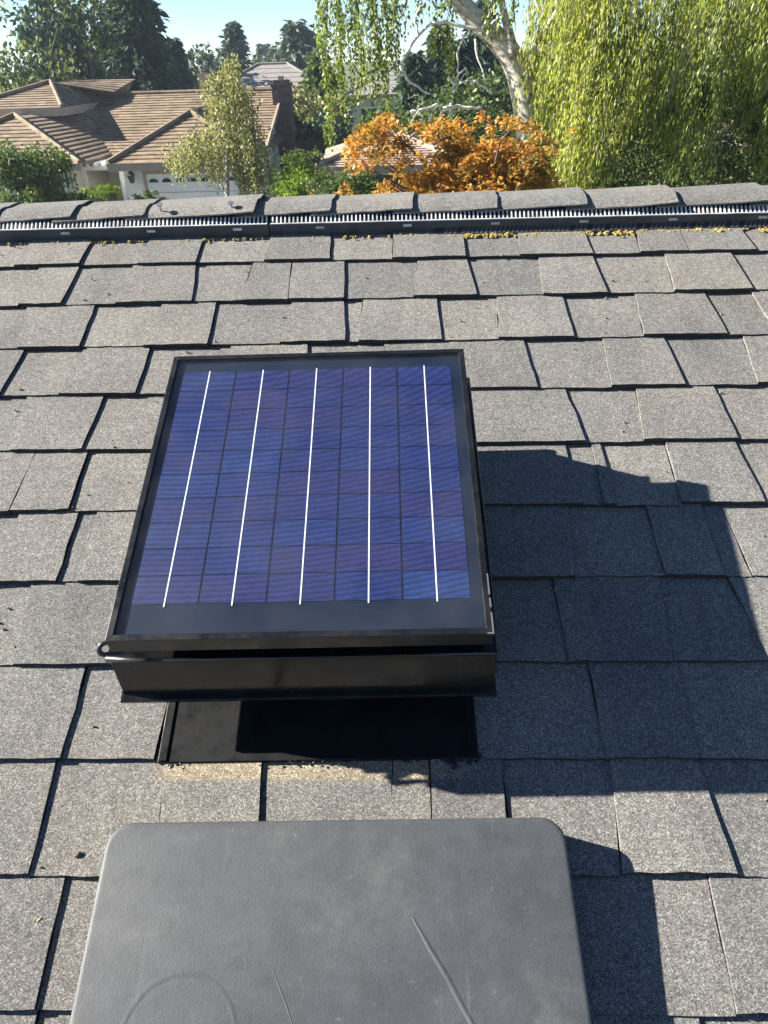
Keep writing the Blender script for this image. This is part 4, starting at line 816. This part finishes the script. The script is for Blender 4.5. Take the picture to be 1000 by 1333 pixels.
# ---- garden in front of the neighbour's house
z = topz(20, 182, 24.5); broad_tree('garden_tree', gp(14, 24.5), z, (gp(14, 24.5)[0], 24.5, z-1.35), (1.45, 1.3, 1.4), 'rounded green garden tree in front of the left wing', 'l_mid', 80, 90, .38, .14, droop=.3, trunk=.1)
bt = tree('birch_tree', gp(318, 23.5), 'weeping grey green birch with pale leaning stems before the garage', 'tree'); bb = np.array(gp(318, 23.5)); B = MB()
for path, r0 in (([(300, 262), (285, 235), (258, 215), (250, 205)], .05), ([(296, 262), (296, 200), (297, 140), (300, 82)], .085), ([(312, 262), (326, 215), (318, 150)], .06)):
    P = np.array([at(x, y, 23.5+.25*i) for i, (x, y) in enumerate(path)]); B.tube(np.concatenate([[(P[0][0], P[0][1], GROUND)], P])-bb, np.linspace(r0, .015, len(P)+1), 7)
B.build('trunk', 'birchbark', bt, smooth=True)
tp, ln = [], []
for px, py, n, sx, lo, hi in ((302, 78, 26, 12, .7, 1.5), (290, 95, 26, 16, .8, 1.7), (275, 100, 18, 12, .5, 1.2), (310, 118, 34, 22, .8, 1.8), (285, 135, 24, 18, .6, 1.4), (318, 160, 36, 24, .8, 1.7), (295, 170, 26, 24, .6, 1.3), (258, 172, 34, 22, .5, 1.1), (240, 188, 30, 16, .4, .9), (228, 200, 14, 10, .3, .6), (275, 185, 30, 25, .5, 1.2), (330, 190, 30, 18, .7, 1.5), (325, 215, 24, 22, .6, 1.2)):
    for _ in range(n): tp.append(at(px+rng.normal(0, sx*.55), py+rng.normal(0, 4), 23.5+rng.normal(0, .55))); ln.append(rng.uniform(lo, hi))
P, A, r, L_ = strands(tp, ln, .034, (0, 0), .045)
leaf_mesh('crown', P-bb, A, .10*rng.uniform(.6, 1.3, len(P)), .06, 'l_birch', bt, r*.5+rng.random(len(P))*.5)
def shrub(px, py, Y, rx, rz, lab, mat, nc=40, per=80, leaf=.09, name='shrub'):
    z = topz(px, py, Y); return broad_tree(name, gp(px, Y), z, (gp(px, Y)[0], Y, z-rz), (rx, rx*.9, rz), lab, mat, nc, per, max(.14, rx*.28), leaf, trunk=.05, droop=.05, cat='shrub')
shrub(376, 207, 22.5, .75, .65, 'rounded olive green shrub behind the bright lime one', 'l_lime', 60, 70, .08)
shrub(383, 228, 21.5, .55, .45, 'bright lime green shrub just above the cap shingles', 'l_lime', 60, 80, .08)
shrub(384, 190, 27, .8, .6, 'leafy green bush under the brick chimney', 'l_mid', 50, 60, .10)
shrub(398, 112, 46, 2.6, 1.7, 'pale grey green bush crowning the dark gap beside the chimney', 'l_birch', 90, 70, .25)
shrub(402, 140, 43, 2.3, 2.2, 'dark leafy mass filling the gap right of the chimney', 'l_dark', 120, 70, .25)
shrub(430, 220, 19, .75, .5, 'clipped dark green hedge shrub left of the maple', 'l_mid', 70, 80, .07)
shrub(465, 222, 18.5, .6, .5, 'dark hedge shrub under the left boughs of the maple', 'l_mid', 70, 80, .07)
shrub(112, 238, 27.2, .35, .3, 'small potted green plant by the entry posts', 'l_lime', 24, 60, .06)
shrub(165, 248, 26.5, .55, .35, 'low dark shrub beside the garage door', 'l_mid', 30, 70, .08)
shrub(80, 245, 26.0, .6, .4, 'low yellow flowered shrub under the left wing window', 'l_lime', 30, 60, .07)
shrub(405, 234, 20.5, .3, .8, 'reddish narrow shrub between lime bush and hedge', 'l_maple', 24, 50, .07)
# ---- dark trees behind the weeping tree
for px, py, Y, r_, lab in ((540, 72, 40, 1.6, 'dark conifer behind the thin hanging shoots'), (574, 34, 44, 1.9, 'dark conifer behind the gap left of the pale trunk'), (625, 5, 46, 2.6, 'tall dark conifer seen past the fork of the pale trunk'), (600, 52, 40, 1.8, 'short conifer below the dead pale branches')):
    conifer('conifer', gp(px, Y), topz(px, py, Y)-GROUND, r_, lab, leaf=.5, whorls=34, per=11, pw=.75, group='conifers behind the weeping tree')
for px, py, Y, w, rz, lab, mat in ((560, 118, 34, 3.4, 1.6, 'mid green tree band behind the maple', 'l_mid'), (655, 90, 36, 3.0, 2.2, 'leafy green tree right behind the pale trunk', 'l_mid'), (760, 105, 38, 3.6, 2.4, 'dense green tree behind the bright weeping curtain', 'l_mid'), (895, 85, 33, 2.6, 2.4, 'dark shady tree behind the right side of the curtain', 'l_dark'), (990, 60, 30, 2.2, 2.8, 'dark leafy tree at the right picture edge', 'l_dark'), (845, 90, 30, 2.4, 2.2, 'dark green tree deep behind the curtain middle', 'l_dark')):
    z = topz(px, py, Y); broad_tree('garden_tree', gp(px, Y), z, (gp(px, Y)[0], Y, z-rz), (w, w*.8, rz), lab, mat, 110, 70, .75, .24, droop=.2, group='trees behind the weeping tree')
for px, py, Y, rx, rz, lab, mat in ((800, 190, 17, 1.9, .8, 'dark leafy hedge low behind the weeping curtain', 'l_mid'), (900, 205, 16, 1.8, .8, 'green hedge low behind the curtain right of the middle', 'l_mid'), (985, 200, 15.5, 1.3, .9, 'green hedge in the lower right corner behind the ridge', 'l_mid'), (700, 200, 17, 1.4, .8, 'grey green hedge at the foot of the pale trunk', 'l_birch')):
    shrub(px, py, Y, rx, rz, lab, mat, 110, 80, .10)
# ---- broad leaved climber hanging dark below the curtain
iv = tree('leafy_climber', gp(880, 11.6), 'dark broad leaved climber massed under the right side of the weeping curtain', 'climber'); ib = np.array(gp(880, 11.6)); B = MB(); Ps = []; Rs = []
for _ in range(150):
    px = rng.uniform(775, 1090); py = rng.uniform(115, 262)
    if rng.random() < .75*math.exp(-((px-945)/24)**2-((py-178)/34)**2): continue
    if py < 150 and rng.random() < .45: continue
    c = at(px, py, 11.3+rng.normal(0, .5)); rc = rng.uniform(.10, .26); n = int(75*(rc/.2)**2)
    Ps.append(c+unit(rng.normal(size=(n, 3)))*(rng.random((n, 1))**.5)*rc*np.array([1, 1, 1.2])); Rs.append(np.full(n, rng.random()))
    if rng.random() < .3: B.tube(limb((ib[0]+rng.normal(0, .5), 11.6, GROUND+1), c, 7, .15)-ib, np.linspace(.02, .005, 7), 5)
B.tube(np.array([(ib[0], 11.6, GROUND), (ib[0]+.1, 11.6, GROUND+2)])-ib, [.08, .05], 8); B.build('trunk', 'bark', iv, smooth=True)
P = np.concatenate(Ps); r = np.concatenate(Rs); leaf_mesh('crown', P-ib, rng.normal(size=P.shape)+[0, 0, -.6], .062*rng.uniform(.5, 1.3, len(P)), .042, 'l_mid', iv, np.clip(r*.5+rng.random(len(P))*.5, 0, 1))
# ---- orange maple
mt_ = tree('maple_tree', gp(600, 9.2), 'orange leaved maple glowing in front of the weeping tree', 'tree'); mb = np.array(gp(600, 9.2)); B = MB(); Ps = []; Rs = []
fork = np.array([mb[0]+.1, 9.2, at(600, 300, 9.2)[2]]); B.tube(np.array([(mb[0], mb[1], GROUND), fork])-mb, [.07, .05], 8)
cl_ = []
for _ in range(120):                                     # the rounded main crown
    d = unit(rng.normal(size=3)); d[2] = abs(d[2])*.9-.25; rr = rng.uniform(.55, 1.0)
    cl_.append((at(630, 232, 9.2)+d*rr*np.array([.86, .75, .72]), rng.uniform(.09, .19)))
for px, py, sx, sy, n in ((500, 166, 24, 7, 11), (468, 178, 10, 6, 5), (490, 197, 18, 5, 8), (540, 172, 16, 8, 8), (530, 212, 20, 10, 9), (550, 240, 22, 9, 12), (495, 243, 18, 8, 6), (470, 213, 9, 4, 3), (600, 168, 26, 9, 10), (650, 163, 24, 8, 9), (705, 190, 12, 14, 8)):
    for _ in range(n): cl_.append((at(px+rng.normal(0, sx), py+rng.normal(0, sy), 9.2+rng.normal(0, .3)), rng.uniform(.06, .14)))
for c, rc in cl_:
    n = int(100*(rc/.14)**2); q = unit(rng.normal(size=(n, 3)))*(rng.random((n, 1))**.5)*np.array([rc*1.35, rc*1.2, rc*.6]); q[:, 2] -= .9*(q[:, 0]**2+q[:, 1]**2)/rc*.5
    Ps.append(c+q); Rs.append(np.full(n, rng.random()))
for i in rng.choice(len(cl_), 46, replace=False): B.tube(limb(fork, cl_[i][0], 6, .1, .04)-mb, np.linspace(.026, .004, 6), 5)
B.build('trunk', 'bark', mt_, smooth=True); P = np.concatenate(Ps); r = np.concatenate(Rs)
P3 = np.repeat(P, 3, 0); A = rng.normal(size=P.shape)*[1, 1, .45]+[0, 0, -.4]; A3 = np.repeat(A, 3, 0)
sp = np.tile(np.array([-1, 0, 1]), len(P))[:, None]; q = np.repeat(unit(np.cross(A, rng.normal(size=A.shape)*.6+[0, 0, 1])), 3, 0); N3 = np.cross(A3, q); A3 = unit(A3)+q*sp*.75
leaf_mesh('crown', P3-mb, A3, .046*rng.uniform(.6, 1.3, len(P3)), .018, 'l_maple', mt_, np.repeat(np.clip(r*.42+rng.random(len(P))*.62, 0, 1), 3), .1, N3)
# ---- the weeping tree in the front garden
wt = tree('weeping_tree', gp(690, 11.5), 'large weeping tree with pale leaning trunk and long hanging green curtains', 'tree'); wb = np.array(gp(690, 11.5)); B = MB()
def pxpath(pts, Y, n=14, dy=0):
    P = np.array([at(x, y, Y+dy*i/len(pts)) for i, (x, y) in enumerate(pts)]); return np.stack([np.interp(np.linspace(0, len(P)-1, n), range(len(P)), P[:, k]) for k in range(3)], 1)
def smooth(P, k=2):
    P = P.copy()
    for _ in range(k): P[1:-1] = (P[:-2]+2*P[1:-1]+P[2:])/4
    return P
trunk_px = [(700, 262), (694, 200), (689, 160), (683, 118), (672, 82), (655, 58), (634, 38), (608, 13), (575, -25), (540, -70)]
P = smooth(pxpath(trunk_px, 11.5, 26)); P = np.concatenate([[(P[0][0]+.15, 11.5, GROUND)], P]); B.tube(P-wb, np.concatenate([[.26], np.interp(np.linspace(0, 1, 26), [0, .3, .5, 1], [.21, .19, .16, .09])]), 12)
B.build('trunk', 'birchbark', wt, smooth=True)
for pts, r0, Y in (([(678, 95), (690, 78), (708, 55), (722, 20), (735, -40)], .11, 11.5), ([(668, 75), (664, 45), (654, 10), (648, -40)], .085, 11.4), ([(634, 38), (640, 15), (630, -10)], .06, 11.5), ([(720, 25), (760, -10), (830, -60)], .07, 11.3), ([(700, 66), (760, 55), (830, 60), (900, 45), (960, 20)], .05, 11.0), ([(608, 13), (560, -20), (500, -60), (450, -80)], .06, 11.5), ([(865, 150), (890, 60), (925, 45)], .03, 10.6)):
    B = MB(); Q = smooth(pxpath(pts, Y)); B.tube(Q-wb, np.linspace(r0, r0*.35, len(Q)), 8); B.build('bough', 'birchbark', wt, smooth=True)
for pts, r0 in (([(628, 40), (600, 34), (565, 26), (545, 45), (530, 70), (522, 85)], .022), ([(545, 45), (540, 20), (555, 0)], .012), ([(522, 85), (530, 105), (552, 118), (560, 122)], .02), ([(605, 45), (595, 70), (597, 95), (590, 118)], .016), ([(619, 50), (620, 70), (628, 90), (632, 105)], .014), ([(535, 147), (555, 141), (571, 136)], .03), ([(577, 142), (592, 137), (610, 141), (628, 140)], .032), ([(577, 142), (570, 165)], .02), ([(552, 150), (545, 165), (535, 178)], .012), ([(560, 148), (562, 170)], .014), ([(545, 145), (535, 160)], .01), ([(590, 108), (600, 95), (607, 88), (606, 95), (596, 112)], .012), ([(598, 108), (612, 104), (620, 106)], .014), ([(584, 100), (592, 112), (586, 125)], .012), ([(531, 128), (545, 122), (551, 136)], .012), ([(628, 38), (640, 12), (648, 5)], .018), ([(640, 30), (652, 18), (660, 10)], .014), ([(618, 105), (632, 115), (640, 122)], .018), ([(700, 250), (715, 243), (735, 233)], .03), ([(895, 246), (896, 238)], .02), ([(588, 130), (586, 150), (590, 165)], .022)):
    Q = smooth(pxpath(pts, 11.0+rng.normal(0, .25)), 1)+rng.normal(0, .006, (14, 3)); B = MB(); B.tube(Q-wb, np.linspace(r0, r0*.5, len(Q)), 6); B.build('dead_branch', 'deadwood', wt, smooth=True)
# left shoots: leafy ropes one can tell apart
tp, ln = [], []
for px, bot, n in ((424, 60, 4), (432, 190, 6), (446, 158, 6), (440, 110, 4), (454, 100, 3), (467, 140, 8), (478, 110, 3), (490, 135, 8), (501, 150, 6), (515, 110, 5), (508, 80, 3), (524, 50, 3), (545, 30, 3), (575, 25, 3), (640, 50, 3), (668, 40, 3), (632, 75, 2), (565, 80, 4), (583, 130, 4)):
    for _ in range(n):
        x = px+rng.normal(0, 2.6); Y = 11.3+rng.normal(0, .5); lo = at(x, bot-abs(rng.normal(0, 28)), Y); z0 = topz(x, -15-35*rng.random(), Y); tp.append((lo[0], Y, z0)); ln.append(max(.3, z0-lo[2]))
P, A, r, L1 = strands(tp, ln, .017, (0, 0), .022, .10)
leaf_mesh('hanging_shoots', P-wb, A, .060*rng.uniform(.6, 1.25, len(P)), .036, 'l_weepdark', wt, r*.4+rng.random(len(P))*.6, .2)
B = MB()
for l in L1[::2]: B.tube(l[::max(1, len(l)//8)]-wb, .004, 4, False)
B.build('shoot_stems', 'bark', wt)['kind'] = 'stuff'
# right curtains: sprays of drooping shoots, backlit or shaded look coloured into each spray, darker at the right, gaps between them
tp, ln, tone = [], [], []
for i in range(225):
    px = rng.uniform(712, 1130); Y = rng.choice([rng.uniform(10.0, 11.2), rng.uniform(11.2, 12.6)]); py0 = rng.uniform(-95, 205)
    gapf = .85*math.exp(-((px-742)/16)**2)*(-40 < py0 < 40)+.7*math.exp(-((px-945)/34)**2)*(py0 > 40)+.2*math.exp(-((px-900)/40)**2)*(-90 < py0 < 10)
    if rng.random() < gapf: continue
    c = at(px, py0, Y); tn = rng.beta(1.6, 1.4)*(.95 if px < 870 else .7); m_ = rng.integers(5, 13); w = rng.uniform(.08, .22)
    for _ in range(m_):
        t_ = c+rng.normal(0, 1, 3)*np.array([w, w, .10]); L = rng.uniform(.4, 1.4)*(1.35 if px < 800 else 1)
        bot = at(px, 250 if px < 790 else 165+35*math.sin(px*.05)+45*rng.random(), Y)[2]; L = min(L, t_[2]-bot)
        if L > .15: tp.append(t_); ln.append(L); tone.append(tn)
P, A, r, L2 = strands(tp, ln, .014, (-.14, 0), .035, .3)
tn = np.concatenate([np.full(len(l), t) for l, t in zip(L2, tone)])
leaf_mesh('hanging_curtain', P-wb, A*[.6, .6, 1.6]+[-.15, 0, 0], .076*rng.uniform(.4, 1.4, len(P)), .019*rng.uniform(.6, 1.3, len(P)), 'l_weep', wt, np.clip(tn*.62+rng.random(len(P))*.34, 0, 1), .2)
B = MB()
for l in L2[::2]: B.tube(l[::max(1, len(l)//6)]-wb, .0045, 4, False)
B.build('curtain_stems', 'bark', wt)['kind'] = 'stuff'
# ------------------------------------------------------------------ thin morning air over the whole neighbourhood
B = MB(); B.box(-150, 150, -12, 165, GROUND-1, 16); hz = B.build('haze', None); hz['kind'] = 'stuff'; hz['label'] = 'thin pale haze softening the far trees'
mt = bpy.data.materials.new('haze_air'); mt.use_nodes = True; nt = mt.node_tree; nt.nodes.clear(); ou = nt.nodes.new('ShaderNodeOutputMaterial'); pv = nt.nodes.new('ShaderNodeVolumePrincipled')
pv.inputs['Color'].default_value = (.70, .86, 1.0, 1); pv.inputs['Density'].default_value = .0005; pv.inputs['Anisotropy'].default_value = .2
nt.links.new(pv.outputs[0], ou.inputs['Volume']); hz.data.materials.append(mt)
print('tris', sum(len(o.data.polygons)*2 for o in bpy.data.objects if o.type == 'MESH'))
